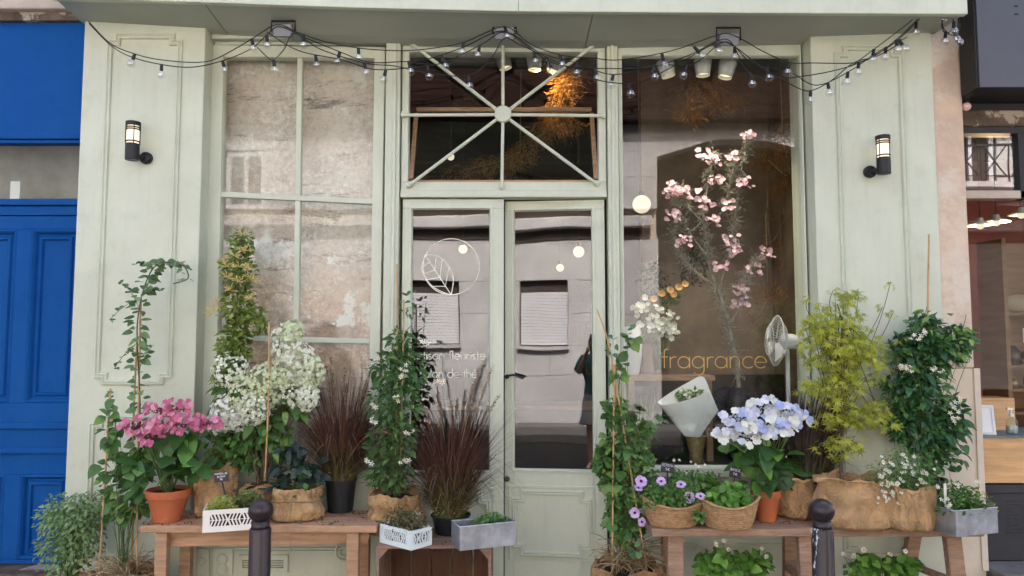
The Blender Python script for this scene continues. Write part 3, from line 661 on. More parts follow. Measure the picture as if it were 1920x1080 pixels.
vt = MB().loop([(at(448, 1070, 0).x, wz(1072, 0)), (at(540, 1070, 0).x, wz(1072, 0)), (at(540, 1070, 0).x, wz(1040, 0)), (at(448, 1070, 0).x, wz(1040, 0))], [(0, .006), (0, -.012), (.025, -.012), (.025, .006)]).build('vent_frame', m_paint, SL)
for i in range(5): MB().pr(456, 1048+i*4.2, 532, 1050.5+i*4.2, -.008, .004).build('vent_slat', m_paint, SL)
MB().pr(455, 1047, 533, 1069, .0035, .0049).build('vent_dark', m_darkf, SL)
for i in range(2): MB().pr(436, 1027+i*5, 640, 1029.5+i*5, -.02+.008*i, .004).build('ledge_moulding', m_paint, SL, bev=.003)
MB().loop(notched(1330, 1018, 1500, 1110, .005, 10, 8), ogee(.005, .02, .01)).build('panel_moulding', m_paint, SR)
MB().loop(notched(1190, 1018, 1318, 1110, .005, 10, 8), ogee(.005, .02, .01)).build('panel_moulding', m_paint, SR)
MB().pr(1165, 1010, 1526, 1015, -.012, .004).build('ledge_moulding', m_paint, SR, bev=.003)
# ---- interior
inn = thing('shop_interior', 'dim shop interior with brown plaster walls and dark boarded ceiling behind panes', 'room', (0, 1.5, .02))
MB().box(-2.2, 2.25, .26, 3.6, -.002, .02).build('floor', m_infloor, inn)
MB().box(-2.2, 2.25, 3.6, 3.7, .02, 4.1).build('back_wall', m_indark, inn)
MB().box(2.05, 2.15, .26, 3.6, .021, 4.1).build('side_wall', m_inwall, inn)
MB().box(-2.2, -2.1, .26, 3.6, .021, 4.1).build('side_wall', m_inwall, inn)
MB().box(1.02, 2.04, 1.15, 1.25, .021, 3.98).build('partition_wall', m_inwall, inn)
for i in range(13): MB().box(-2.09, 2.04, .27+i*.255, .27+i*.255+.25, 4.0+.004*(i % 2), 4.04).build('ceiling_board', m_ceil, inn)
pp = MB().box(-1.99, -.80, .15, .2, .5, 3.98).build('display_back_wall', m_plaster, inn)
MB().box(-.80, -.76, .145, .37, .5, 3.98).build('display_side_wall', m_inwall, inn)
MB().box(-2.05, -.80, .08, .148, .60, .64).build('display_shelf', m_crate_e, inn)
MB().box(.72, 2.04, .12, .95, .70, .74).build('display_shelf', m_black, inn)
MB().box(.72, 2.04, .96, .98, .021, 1.28).build('display_shade_panel', m_black, inn)  # added black panel, stands in for the shade low behind the pane
# ================================================================== NEIGHBOURS
lb = thing('neighbour_building', 'beige stone building carrying the blue doorway at left', 'building', (-3.6, .2, 0))
MB().box(-12, XL0-.001, .16, 6, 3.52, 8.0).build('upper_wall', m_stone, lb)
MB().box(-12, XL0-.002, -.03, .159, wz(16, -.03), wz(16, -.03)+.6).build('stone_lintel', m_stone, lb, bev=.01)
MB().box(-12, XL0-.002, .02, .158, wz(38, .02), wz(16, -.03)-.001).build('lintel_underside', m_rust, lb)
MB().box(-12, -4.1, -.02, .3, 0, 3.5).build('wall', m_stone, lb)
bd = thing('blue_door', 'royal blue panelled wooden door with glazed transom, chipped paint', 'door', (-3.3, .06, 0))
XB0, XB1 = -4.1, XL0-.002
def bz(y): return wz(y, .06)
MB().box(XB0, XB1, .06, .12, bz(250), bz(38)).build('fascia_panel', m_blue, bd)
MB().box(XB0, XB1, .035, .12, bz(262), bz(251)).build('moulding', m_blue, bd, bev=.006)
MB().box(XB0, XB1, .05, .12, bz(269), bz(263)).build('moulding', m_blue, bd, bev=.004)
MB().box(XB0, XB1, .09, .094, bz(373), bz(268)).build('transom_pane', m_glassn, bd)
MB().box(XB0, XB1, .6, .62, .1, bz(200)).build('hall_wall', M('hall_grey', (.33, .33, .32), .8, var=.3, scale=3), bd)
MB().box(wx(20, 340, .3), wx(38, 340, .3), .3, .32, wz(374, .3), wz(340, .3)).build('curtain', m_porc, bd)
MB().box(XB0, XB1, .03, .12, bz(386), bz(374)).build('moulding', m_blue, bd, bev=.006)
MB().box(XB0, XB1, .05, .12, bz(404), bz(387)).build('moulding', m_blue, bd, bev=.004)
zd1, zd0 = bz(405), bz(1058)
xs_ = [wx(v, 650, .06) for v in (-95, 22, 50, 139)]
lf = MB()
zr = [bz(v) for v in (405, 430, 756, 890, 1050, 1058)]
lf.box(XB0, XB1, .06, .11, zr[1], zr[0]).box(XB0, XB1, .06, .11, zr[3], zr[2]).box(XB0, XB1, .06, .11, zr[5], zr[4])
for a, b in ((XB0, xs_[0]), (xs_[1], xs_[2]), (xs_[3], XB1)):
    for z0, z1 in ((zr[2], zr[1]), (zr[4], zr[3])): lf.box(a, b, .06, .11, z0, z1)
LF = lf.build('door_leaf', m_blue, bd, bev=.004)
for a, b in ((xs_[0], xs_[1]), (xs_[2], xs_[3])):
    for z0, z1 in ((zr[2], zr[1]), (zr[4], zr[3])):
        MB().box(a, b, .085, .108, z0, z1).build('panel', m_blue, LF)
        MB().loop([(a, z0), (b, z0), (b, z1), (a, z1)], [(0, .062), (.012, .055), (.022, .066), (.03, .084)]).build('panel_moulding', m_blue, LF)
        MB().loop([(a+.05, z0+.05), (b-.05, z0+.05), (b-.05, z1-.05), (a+.05, z1-.05)], [(-.01, .086), (0, .072), (.012, .068), (.02, .086)]).build('panel_moulding', m_blue, LF)
for y in (792, 838): MB().box(XB0, XB1, .035, .059, bz(y+12), bz(y)).build('rail_moulding', m_blue, LF, bev=.006)
st = thing('door_step', 'worn brown stone step below the blue door', 'step', (-3.3, -.05, 0))
MB().box(XB0, XB1-.02, -.12, .12, .001, zd0-.004).build('step', m_rust, st, bev=.01)
# ---- plaster pier between the two shops
pier = thing('plaster_pier', 'peeling pink and cream plaster pier right of the green shop front', 'wall', (2.68, -.05, 0))
XQ0, XQ1 = XR1+.002, wx(1800, 80, -.10)
zc = wz(690, -.10)
MB().box(XQ0, XQ1, -.10, .3, zc, 8.0).build('upper_render', m_pink, pier, bev=.008)
MB().box(XQ0, XQ1+.012, -.115, .3, .001, zc-.003).build('lower_render', m_cream, pier, bev=.01)
MB().box(XQ1-.02, XQ1+.018, -.125, -.1155, .17, zc-.001).build('corner_strip', m_cream, pier, bev=.002)
# ---- neighbour shop on the right
ns = thing('neighbour_shop', 'dark framed neighbour shop with black sign box and open wooden counter', 'shop front', (3.6, .1, 0))
MB().box(XQ1+.002, 12, .3, 6, 3.8, 8.1).build('upper_wall', m_stone, ns)
SX = wx(1828, 80, -.28)
sb = MB().box(SX, 5.5, -.28, -.127, wz(165, -.28), wz(165, -.28)+.75).box(XQ1+.004, 5.5, -.126, .3, wz(165, -.28), wz(165, -.28)+.75).build('sign_box', m_darkf, ns)
MB().box(SX+.012, 5.5, -.29, -.281, wz(163, -.29), wz(163, -.29)+.72).build('sign_face', m_sign, sb)
sp = MB()
for x, y in ((1905, 11), (1906, 26)): c = at(x, y, -.2925); sp.box(c.x-.012, c.x+.012, -.2925, -.2905, c.z-.006, c.z+.004)
sp.build('sign_mark', m_black, sb)
X0s = XQ1+.005
MB().box(X0s, 5.5, -.02, .1, wz(236, -.02), wz(206, -.02)).build('weathered_beam', m_rust, ns, bev=.012)
MB().box(X0s, 5.5, .0, .1, wz(250, 0), wz(237, 0)).build('frame_head', m_darkf, ns)
MB().box(X0s, 5.5, .005, .1, wz(205, -.02)+.001, wz(165, -.28)-.001).build('frame_head', m_darkf, ns)
zs0, zs1 = wz(905, 0), wz(250, 0)
wd = MB().box(wx(1912, 320, 0), wx(1926, 320, 0), 0, .08, wz(372, 0), zs1-.001).build('frame_post', m_darkf, ns)
MB().box(X0s, wx(1912, 320, 0)-.001, .03, .036, wz(357, .03), zs1-.001).build('upper_pane', m_glassr, ns)
MB().box(X0s, 5.5, .0, .08, wz(372, 0), wz(357, 0)).build('frame_rail', m_stone, ns, bev=.004)
MB().box(X0s+.03, 5.4, .3, .31, wz(730, .3), wz(380, .3)).build('lower_pane', m_glassn, ns)
MB().box(X0s, X0s+.03, .02, .3, zs0, wz(373, 0)).build('jamb', m_darkf, ns)
# room
MB().box(X0s, 5.5, 2.6, 2.7, .2, 3.5).build('back_wall', M('red_wall', (.10, .022, .018), .8, var=.4, scale=2), ns)
MB().box(X0s-.05, X0s-.001, .31, 2.6, .2, 3.5).build('side_wall', M('red_brown_wall', (.13, .05, .03), .8, var=.4, scale=2), ns)
MB().box(X0s, 5.5, .31, 2.6, 3.3, 3.4).build('ceiling', m_indark, ns)
MB().box(X0s, 5.5, .31, 2.6, .15, .2).build('floor', m_infloor, ns)
# counter
zk = wz(818, 0)
MB().box(X0s+.031, 5.4, .0, .04, wz(906, 0), zk-.012).build('counter_front', m_pine, ns, bev=.003)
MB().box(X0s+.031, 5.4, -.01, .5, zk-.011, zk).build('counter_top', M('slate_top', (.16, .20, .21), .5, var=.1), ns, bev=.002)
MB().box(X0s, 5.4, .02, .3, wz(1050, .02), wz(910, .02)).build('base_panel', m_char, ns)
dots = MB()
for i in range(9):
    for j in range(10):
        if rg.random() < .8: c = at(1888+i*5, 940+j*6.5, .0185); dots.lathe([(.004, 0), (.003, .002)], c, 6, B=Matrix.Rotation(R(90), 3, 'X'))
dots.build('vent_dots', m_black, ns, kind='stuff')
MB().box(X0s, 5.4, .005, .019, wz(925, .005), wz(909, .005)).build('base_rail', m_char, ns, bev=.003)
ss = thing('stone_step', 'grey stone step in front of the neighbour shop base', 'step', (3.5, -.1, 0))
MB().box(XQ1+.03, 5.5, -.25, .3, .001, wz(1052, .02)-.002).build('step', m_pave, ss, bev=.01)
# things on and behind the counter
t = thing('wooden_box', 'pale pine box standing on the neighbour counter', 'box', at(1870, 800, .35))
b0 = wx(1836, 760, .3); b1 = wx(1903, 760, .3); zb = zk+.001
bm = MB().box(b0, b1, .3, .32, zb, zb+.19).box(b0, b0+.02, .3205, .5, zb, zb+.19).box(b1-.02, b1, .3205, .5, zb, zb+.19).box(b0, b1, .3, .5, zb+.191, zb+.21)
bm.build('box_body', m_pine, t, bev=.003)
t = thing('picture_frame', 'small white picture frame leaning on the pine box', 'picture frame', at(1845, 812, .15))
p0 = at(1831, 813, .10); B = Matrix.Rotation(R(-18), 3, 'Z')@Matrix.Rotation(R(-14), 3, 'X')
p0.z = zk+.001
def fbx(x0, x1, y0, y1, z0, z1): return [p0+B@Vector((x, y, z)) for x in (x0, x1) for y in (y0, y1) for z in (z0, z1)]
FB_ = [(0, 1, 3, 2), (4, 6, 7, 5), (0, 4, 5, 1), (2, 3, 7, 6), (0, 2, 6, 4), (1, 5, 7, 3)]
mb = MB()
for q in ((0, .11, 0, .015, 0, .015), (0, .11, 0, .015, .17, .185), (0, .015, 0, .015, .0151, .1699), (.095, .11, 0, .015, .0151, .1699)): mb.add(fbx(*q), FB_)
mb.build('frame', m_porc, t); MB().add(fbx(.015, .095, .006, .01, .015, .17), FB_).build('sheet', m_paper, t)
t = thing('soap_bottle', 'clear pump bottle with white nozzle on the neighbour counter', 'bottle', (wx(1897, 800, .12), .12, zk))
c = Vector((wx(1897, 800, .12), .12, zk+.001))
MB().lathe([(.032, 0), (.034, .01), (.034, .075), (.028, .09), (.012, .10), (.012, .11)], c, 20).build('body', m_vase, t, smooth=True)
MB().lathe([(.031, .003), (.032, .05)], c, 20).build('liquid', M('soap', (.45, .45, .42), .3, var=.03, bump=0), t, smooth=True)
MB().lathe([(.014, .108), (.014, .125), (.006, .127), (.006, .15)], c, 12).box(c.x-.028, c.x+.012, c.y-.008, c.y+.008, c.z+.15, c.z+.162).build('pump', m_porc, t)
sh = thing('shelf_unit', 'pine shelf unit with ceramics inside the neighbour shop', 'shelf', (wx(1925, 800, 1.0), 1.0, .2))
x0, x1 = wx(1868, 600, .9), wx(1990, 600, .9)
sm = MB().box(x0, x0+.03, .8, 1.1, .2, wz(450, .9)).box(x1, x1+.03, .8, 1.1, .2, wz(450, .9)).box(x0+.031, x1-.001, 1.08, 1.1, .2, wz(450, .9)); sm.build('side_board', m_pinef, sh)
shz = [wz(y, .9) for y in (587, 643, 684, 728, 770)]
for z in shz: MB().box(x0+.031, x1-.001, .8, 1.079, z-.02, z).build('shelf', m_pinef, sh)
def vasething(x, y, z, prof, m_, name, label, cat, grp='ceramics on the neighbour shelves'):
    t = thing(name, label, cat, (x, y, z), grp); MB().lathe(prof, (x, y, z+.001), 18).build('body', m_, t, smooth=True)
    MB().lathe([(prof[-1][0]*1.08, 0), (prof[-1][0]*1.08, .006)], (x, y, z+prof[-1][1]+.001), 14).build('rim', m_, t); return t
xa = (x0+x1)/2
vasething(x0+.12, .92, shz[2], [(.03, 0), (.06, .05), (.05, .10), (.02, .14)], M('brown_glaze', (.06, .03, .02), .25, bump=0), 'jug', 'dark brown round jug on the middle shelf of neighbour shop', 'jug')
vasething(x0+.25, .92, shz[2], [(.03, 0), (.05, .04), (.05, .09), (.03, .11)], M('black_glaze', (.02, .02, .025), .25, bump=0), 'jar', 'black glazed jar right of the round jug, neighbour shop shelf', 'jar')
vasething(x0+.10, .92, shz[3], [(.035, 0), (.055, .03), (.045, .06), (.02, .075)], M('brass_glaze', (.28, .17, .05), .3, metal=.6, bump=0), 'teapot', 'small brass coloured teapot on the neighbour shelf', 'teapot')
vasething(x0+.24, .92, shz[3], [(.03, 0), (.04, .03), (.04, .07), (.035, .08)], m_black, 'cup', 'small black cup beside the brass teapot', 'cup')
t = thing('postcard', 'white postcard with dark picture on the neighbour shelf', 'card', (x0+.22, .85, shz[1]))
MB().box(x0+.17, x0+.27, .86, .866, shz[1]+.001, shz[1]+.11).build('card', m_paper, t); MB().box(x0+.182, x0+.258, .856, .8595, shz[1]+.03, shz[1]+.10).build('picture', m_sign, t)
t = thing('cushion', 'beige cushion lying on the top shelf of neighbour shop', 'cushion', (x0+.2, .92, shz[0]))
MB().lathe([(.02, 0), (.13, .02), (.16, .07), (.13, .12), (.02, .14)], (x0+.2, .94, shz[0]+.001), 20, sy=.6).build('cover', M('beige_cloth', (.40, .32, .22), .9), t, smooth=True)
MB().loop([(x0+.05, shz[0]+.07), (x0+.35, shz[0]+.07), (x0+.35, shz[0]+.08), (x0+.05, shz[0]+.08)], [(0, .93), (.004, .935)]).build('piping', m_pinef, t)
for i, (px, py) in enumerate(((1838, 420), (1868, 414), (1915, 400))):
    c = at(px, py, 1.4); t = thing('pendant_lamp', ['small white enamel lamp nearest the pier in neighbour shop', 'middle enamel lamp with lit bulb in neighbour shop', 'enamel lamp highest at right edge of neighbour shop'][i], 'lamp', c, 'enamel lamps in the neighbour shop')
    MB().lathe([(.10, -.012), (.095, 0), (.03, .02), (.02, .05)], c, 24, cap=False).build('shade', m_porc, t, smooth=True)
    MB().ball(c+Vector((0, 0, -.015)), .03, 10).build('bulb', m_pend, t); MB().tube([c+Vector((0, 0, .045)), (c.x, c.y, 3.3)], .004, 5).build('cord', m_black, t)
ld = bpy.data.lights.new('enamel_lamp_light', 'POINT'); ld.energy = 8; ld.color = (1, .66, .36); ld.shadow_soft_size = .03
lo = bpy.data.objects.new('enamel_lamp_light', ld); col.objects.link(lo); lo.location = at(1868, 414, 1.4)+Vector((0, 0, -.06))
c = at(1812, 200, -.06); t = thing('socket_bulb', 'pinkish round bulb in black socket under the neighbour sign', 'bulb', c)
MB().ball(c, .027, 14).build('bulb', M('pink_bulb', (.85, .55, .5), .3, var=.02, bump=0), t, smooth=True); MB().tube([c+Vector((0, 0, .022)), c+Vector((0, 0, .06)), (c.x, c.y, wz(165, -.28))], [.016, .016, .012], 10).build('socket', m_black, t)
# ================================================================== FIXTURES
def wall_lamp(px, py, side, label):
    """centre px,py of glass; side=+1: wall plate to the right of the body"""
    Yc = YP-.085; s_ = pm(Yc); c = at(px, py, Yc); t = thing('wall_lamp', label, 'lamp', (c.x, YP, c.z-.12), 'wall lamps on the pilasters')
    r = .040
    def cyl(a, b, r1, name, m_, n=24): return MB().lathe([(r1-.002, a), (r1, a+.002), (r1, b-.002), (r1-.002, b)], c, n).build(name, m_, t, smooth=False)
    cyl(-.135, -.035, r, 'housing', m_black); cyl(-.034, .074, r-.006, 'glass_shade', m_lamp); cyl(.075, .10, r+.003, 'cap', m_black)
    for z in (-.022, .052, .064): cyl(z-.004, z+.004, r+.001, 'ring', m_black)
    for k in range(4):
        a = k*math.pi/2+.6; p = c+Vector((math.cos(a)*r, math.sin(a)*r, 0)); MB().tube([p+Vector((0, 0, -.036)), p+Vector((0, 0, .076))], .003, 5).build('cage_bar', m_black, t)
    q = Vector((c.x+side*.048, YP, c.z-.105))
    MB().lathe([(.038, .001), (.038, .02), (.03, .03), (.01, .032)], q, 24, B=Matrix.Rotation(R(90), 3, 'X')).build('wall_plate', m_black, t)
    MB().tube([q+Vector((0, -.02, 0)), q+Vector((-side*.02, -.05, 0)), Vector((c.x, Yc+.01, c.z-.10))], .014, 10).build('arm', m_black, t)
wall_lamp(249, 259, 1, 'black cylinder wall lamp on the left pilaster')
wall_lamp(1656, 285, -1, 'black cylinder wall lamp on the right pilaster')
def flood(px, py, label, tilt):
    c = at(px, py, -.26); t = thing('floodlight', label, 'floodlight', c, 'floodlights under the canopy'); B = Matrix.Rotation(tilt, 3, 'X')
    def bx(x0, x1, y0, y1, z0, z1): return [c+B@Vector((x, y, z)) for x in (x0, x1) for y in (y0, y1) for z in (z0, z1)]
    MB().add(bx(-.06, .06, -.02, .025, -.045, .03), FB_).build('housing', m_grey, t, bev=.008)
    MB().add(bx(-.052, .052, -.026, -.0205, -.04, .025), FB_).build('lens', m_grey, t)
    for k in range(5): MB().add(bx(-.05+k*.024, -.046+k*.024, .0255, .045, -.035, .022), FB_).build('cooling_fin', m_grey, t)
    zt = zi(bb, c.x)+.012
    zt = (zi(bb, c.x)*.55+zi(fb, c.x)*.45)
    MB().tube([c+Vector((-.072, 0, -.01)), Vector((c.x-.072, c.y, zt)), Vector((c.x+.072, c.y, zt)), c+Vector((.072, 0, -.01))], .006, 6).tube([c+Vector((-.074, 0, -.01)), c+Vector((.074, 0, -.01))], .004, 6).build('bracket', m_black, t)
flood(531, 55, 'grey floodlight under canopy above left display window', R(20))
flood(946, 60, 'grey floodlight under canopy above the door transom', R(20))
flood(1366, 72, 'grey floodlight under canopy above right display window', R(20))
YS = -.33
def strand(label, pts, bulbs, seed):
    rs = random.Random(seed)
    P = path([at(x, y, YS+rs.uniform(-.03, .03)) for x, y in pts], 5); t = thing('string_lights', label, 'string lights', P[0], 'festoon cables under the canopy')
    MB().tube(P, .0032, 5).build('cable', m_black, t, smooth=True)
    for x, y in bulbs:
        q0 = at(x, y, YS); p = min(P, key=lambda a: (Vector((a.x, a.z))-Vector((q0.x, q0.z))).length)
        q = Vector((q0.x, p.y, q0.z)); d = q-p
        if d.length < .05: d = Vector((rs.uniform(-.3, .3), 0, -1)).normalized()*.055; q = p+d
        d = d.normalized(); e = q-d*.02
        ss_ = p if (e-p).length < .06 else e-d*.05
        so_ = MB().tube([ss_, e], [.009, .0105], 8).build('socket', m_black, t)
        if (ss_-p).length > .01: MB().tube([p, ss_], .003, 4).build('lead', m_black, so_)
        MB().ball(q+d*.008, .026, 14).build('bulb', m_bulb, so_, smooth=True)
        MB().tube([q-d*.012, q+d*.006], .0035, 5).build('filament', m_porc, so_)
strand('uppermost black festoon cable with clear bulbs, corner to corner under canopy',
       [(166, 40), (205, 80), (243, 98), (300, 112), (385, 116), (440, 92), (480, 68), (520, 46), (560, 62), (610, 78), (672, 90), (740, 95), (800, 92), (870, 79), (946, 50), (990, 80), (1050, 103), (1110, 109), (1165, 112), (1260, 95), (1345, 66), (1375, 66), (1430, 96), (1480, 117), (1525, 118), (1600, 118), (1640, 105), (1690, 66), (1735, 22), (1762, 2), (1780, 20), (1790, 52), (1770, 60), (1765, 30), (1775, -6)],
       [(243, 107), (471, 78), (568, 70), (673, 98), (871, 97), (945, 48), (1048, 114), (1244, 122), (1313, 108), (1479, 125), (1607, 125), (1675, 75), (1760, 10), (1783, 60), (1798, 40)], 1)
strand('middle black festoon cable with clear bulbs crossing the transom',
       [(167, 44), (210, 87), (250, 108), (303, 121), (360, 126), (417, 114), (470, 92), (500, 66), (525, 50), (575, 72), (637, 97), (690, 116), (745, 116), (800, 111), (870, 88), (940, 58), (985, 85), (1024, 112), (1060, 124), (1115, 128), (1200, 128), (1240, 121), (1300, 100), (1346, 76), (1372, 80), (1400, 132), (1440, 148), (1525, 140), (1600, 122), (1660, 92), (1700, 60), (1740, 18)],
       [(303, 127), (413, 118), (503, 68), (633, 103), (763, 125), (835, 122), (991, 105), (1024, 122), (1115, 140), (1225, 138), (1346, 95), (1400, 142), (1693, 92), (1727, 47)], 2)
strand('lowest drooping black festoon cable looping over doors and right window',
       [(482, 88), (500, 106), (513, 112), (533, 92), (552, 62), (600, 92), (683, 118), (740, 124), (800, 136), (878, 142), (920, 110), (945, 72), (975, 84), (1030, 110), (1075, 132), (1120, 150), (1178, 157), (1215, 148), (1280, 115), (1345, 80), (1378, 88), (1430, 128), (1490, 162), (1520, 170), (1560, 150), (1600, 118), (1645, 105), (1690, 80)],
       [(513, 117), (683, 127), (878, 157), (1178, 165), (1375, 93), (1520, 185), (1560, 162)], 3)
strand('short tangled festoon cable looped at the right canopy corner',
       [(1596, 124), (1650, 84), (1702, 44), (1745, 6), (1762, -4), (1785, 14), (1800, 48), (1786, 66), (1768, 50), (1772, 18), (1790, 4), (1796, 30)],
       [(1640, 96), (1765, 18), (1775, 62), (1797, 58)], 4)
strand('loose festoon cable sagging a little under the others across the front',
       [(500, 60), (560, 95), (640, 112), (700, 130), (760, 128), (830, 118), (900, 85), (950, 60), (1010, 98), (1080, 118), (1150, 140), (1230, 122), (1300, 120), (1360, 78), (1410, 118), (1480, 135), (1530, 160), (1590, 135), (1650, 95), (1700, 70)],
       [(590, 112), (720, 137), (800, 132), (905, 98), (1075, 128), (1150, 152), (1290, 130), (1440, 137), (1590, 147), (1660, 102)], 5)
# ---- benches
def plank_top(x0, x1, y0, y1, z, th, seed, m_, parent, name='seat_plank'):
    rs = random.Random(seed); n = 30; P = []
    fr = [(x0+(x1-x0)*i/n, y0+rs.uniform(-.006, .006)) for i in range(n+1)]; bk = [(x1-(x1-x0)*i/n, y1) for i in range(n+1)]
    poly = fr+bk; k = len(poly)
    mb = MB(); mb.add([(p[0], p[1], z-th+(0.003 if j < n+1 else 0)) for j, p in enumerate(poly)]+[(p[0], p[1], z+rs.uniform(-.001, .001)) for p in poly],
                      [tuple(range(k))[::-1], tuple(range(k, 2*k))]+[(i, (i+1) % k, (i+1) % k+k, i+k) for i in range(k)])
    return mb.build(name, m_, parent, bev=.006)
ZB = wz(986, -.52)
b1 = thing('bench', 'plain wooden bench with apron under the left display window', 'bench', ((wx(262, 990, -.52)+wx(705, 990, -.52))/2, -.33, 0), 'wooden benches carrying the potted plants')
bx0, bx1 = wx(262, 990, -.52), wx(706, 985, -.52)
plank_top(bx0, bx1, -.52, -.335, ZB, .042, 1, m_bench, b1); plank_top(bx0+.01, bx1-.015, -.331, -.14, ZB-.001, .042, 2, m_bench, b1)
MB().prism([(bx0+.10, ZB-.043), (bx1-.06, ZB-.043), (bx1-.05, ZB-.07), (bx1-.06, ZB-.115), (bx0+.10, ZB-.13), (bx0+.085, ZB-.09)], -.455, -.43).build('apron', m_bench, b1, bev=.004)
for x in (wx(312, 1040, -.46), wx(668, 1040, -.46)):
    for y in (-.475, -.20): MB().box(x-.045 if y > -.4 else x-.045, x+.02, y-.03 if y < -.4 else y, (y+.019) if y < -.4 else y+.05, .001, ZB-.0435).build('leg', m_bench, b1, bev=.004)
MB().box(bx0+.12, bx1-.1, -.215, -.201, ZB-.12, ZB-.044).build('apron', m_bench, b1, bev=.003)
ZB2 = wz(992, -.52)
b2 = thing('bench', 'rustic thick plank bench with splayed legs under the right display window', 'bench', (1.7, -.33, 0), 'wooden benches carrying the potted plants')
cx0, cx1 = wx(1222, 995, -.52), wx(1847, 1005, -.52)
plank_top(cx0, cx1, -.52, -.13, ZB2, .045, 3, m_bench2, b2)
def leg(mb, a, b, w, d): return mb.bar(a, b, w, d)
zu = ZB2-.047
for x, dx in ((1265, -6), (1508, 0), (1783, 10)):
    X = wx(x, 1030, -.46)
    MB().bar((X, -.47, zu), (X+dx*.002, -.50, .001), .085, .05).build('leg', m_bench2, b2, bev=.006)
    MB().bar((X-.05 if x > 1700 else X+.02, -.20, zu), ((X-.13) if x > 1700 else X+.02, -.17, .001), .075, .05).build('leg', m_bench2, b2, bev=.006)
    MB().bar((X-.005, -.441, .22), (X-.005 if x < 1700 else X-.06, -.225, .22), .04, .03, (0, 0, 1)).build('stretcher', m_bench2, b2, bev=.003)
# ---- bollards
def bollard(px, label, m_):
    Y = -1.24; c = at(px, 1000, Y); zt = wz(934, Y); r = 22.5*pm(Y); t = thing('bollard', label, 'bollard', (c.x, Y, 0), 'street bollards at the kerb'); c = Vector((c.x, Y, 0))
    MB().lathe([(.075, .001), (.075, .03), (.06, .045), (19.5*pm(Y), .06), (19.5*pm(Y), zt-2*r-.028), (18*pm(Y), zt-2*r-.02)], c, 32).build('post', m_, t, smooth=True)
    MB().lathe([(17*pm(Y), zt-2*r-.0195), (16*pm(Y), zt-2*r-.01), (16*pm(Y), zt-2*r+.012)], c, 28).build('collar', m_boll, t, smooth=True)
    MB().ball(c+Vector((0, 0, zt-r)), r, 32, .96).build('ball_finial', m_boll, t, smooth=True)
bollard(488, 'dark brown ball topped bollard before the left bench', m_boll)
bollard(1542, 'ball topped bollard with chipped white paint before the right bench', m_boll2)
# ================================================================== PLANTS
def lmesh(name, m, W, n=3, seg=4, fold=.22, curl=.25):
    return [MB().leaf((0, 0, 0), (0, 1, 0), (0, 0, 1), 1, W, fold+.12*(i-1), curl+.22*(i-1), seg).mesh(name, m, smooth=True) for i in range(n)]
def fmesh(name, m, n, W=.8, cup=.2, curl=.1, centre=None, rnd=True):
    mb = MB()
    for k in range(n):
        a = 2*math.pi*k/n+.1*(k % 2)
        if not rnd: mb.leaf((0, 0, 0), (math.cos(a), math.sin(a), cup), (0, 0, 1), 1, W, -.12, curl, 2); continue
        B = basis((math.cos(a), math.sin(a), cup), (0, 0, 1)); vs = [(0, 0, 0)]; T = (.22, .5, .8, .96)
        for t in T:
            w_ = W/2*math.sqrt(max(0, 1-((t-.56)/.5)**2))
            vs += [(-w_, t, -curl*t*t+.10*w_), (0, t, -curl*t*t-.02), (w_, t, -curl*t*t+.06*w_)]
        fs = [(0, 2, 1), (0, 3, 2)]+[f for r in range(3) for f in ((1+3*r, 2+3*r, 5+3*r, 4+3*r), (2+3*r, 3+3*r, 6+3*r, 5+3*r))]
        mb.add([B@Vector(v) for v in vs], fs)
    return mb.mesh(name, m, smooth=True)
def smesh(name, m):
    """palmate maple leaf"""
    A = [-140, -92, -46, 0, 46, 92, 140]; Ls = [.30, .62, .88, 1, .88, .62, .30]; vs = [(0, 0, 0)]; fs = []
    for i, (a, l) in enumerate(zip(A, Ls)):
        a_ = R(a); vs += [(math.sin(a_-R(20))*.24, math.cos(a_-R(20))*.24+.05, .02), (math.sin(a_)*l, math.cos(a_)*l, -.14*l), (math.sin(a_+R(20))*.24, math.cos(a_+R(20))*.24+.05, .02)]
        o = 1+3*i; fs += [(0, o+2, o), (o, o+2, o+1)]
    me = MB().add(vs, fs).mesh(name, m); return [me]
lv = {'euc': lmesh('round_leaf', l_euc, .85), 'vine': lmesh('vine_leaf', l_vine, .78), 'hyd': lmesh('hydrangea_leaf', l_hyd, .72, seg=6), 'hyd2': lmesh('hydrangea_leaf', l_hyd2, .72, seg=6),
      'dark': lmesh('dark_leaf', l_dark, .62), 'jas': lmesh('jasmine_leaf', l_jas, .48), 'jasd': lmesh('deep_leaf', l_jasd, .5), 'young': lmesh('young_leaf', l_young, .55), 'maple': smesh('maple_leaf', l_maple),
      'basil': lmesh('basil_leaf', l_basil, .74, curl=.45), 'straw': lmesh('strawberry_leaf', l_straw, .9), 'pan': lmesh('panicle_leaf', l_vine, .5)}
fl = {'pink': fmesh('floret', p_pink, 4, 1.0), 'blue': fmesh('floret', p_blue, 4, 1.1), 'blue2': fmesh('floret', p_blue2, 4, 1.1), 'hwhite': fmesh('floret', p_white, 4, 1.1), 'star': fmesh('star_flower', p_white, 5, .42, .1, rnd=False), 'daisy': fmesh('daisy', p_white, 9, .38, .12, .05, rnd=False),
      'petunia': fmesh('petunia', p_lilac, 5, 1.05, .35, .25), 'cherry': fmesh('blossom', p_cherry, 5, .9, .35), 'whitef': fmesh('white_flower', p_white, 6, .8, .5), 'peach': fmesh('rose', p_peach, 6, .9, .8)}
disc = {k: MB().ball((0, 0, .1), .28, 7, .6).mesh('flower_centre', m_) for k, m_ in (('y', m_pollen), ('p', m_purple))}
UP = Vector((0, 0, 1)); FR = Vector((0, -1, 0))
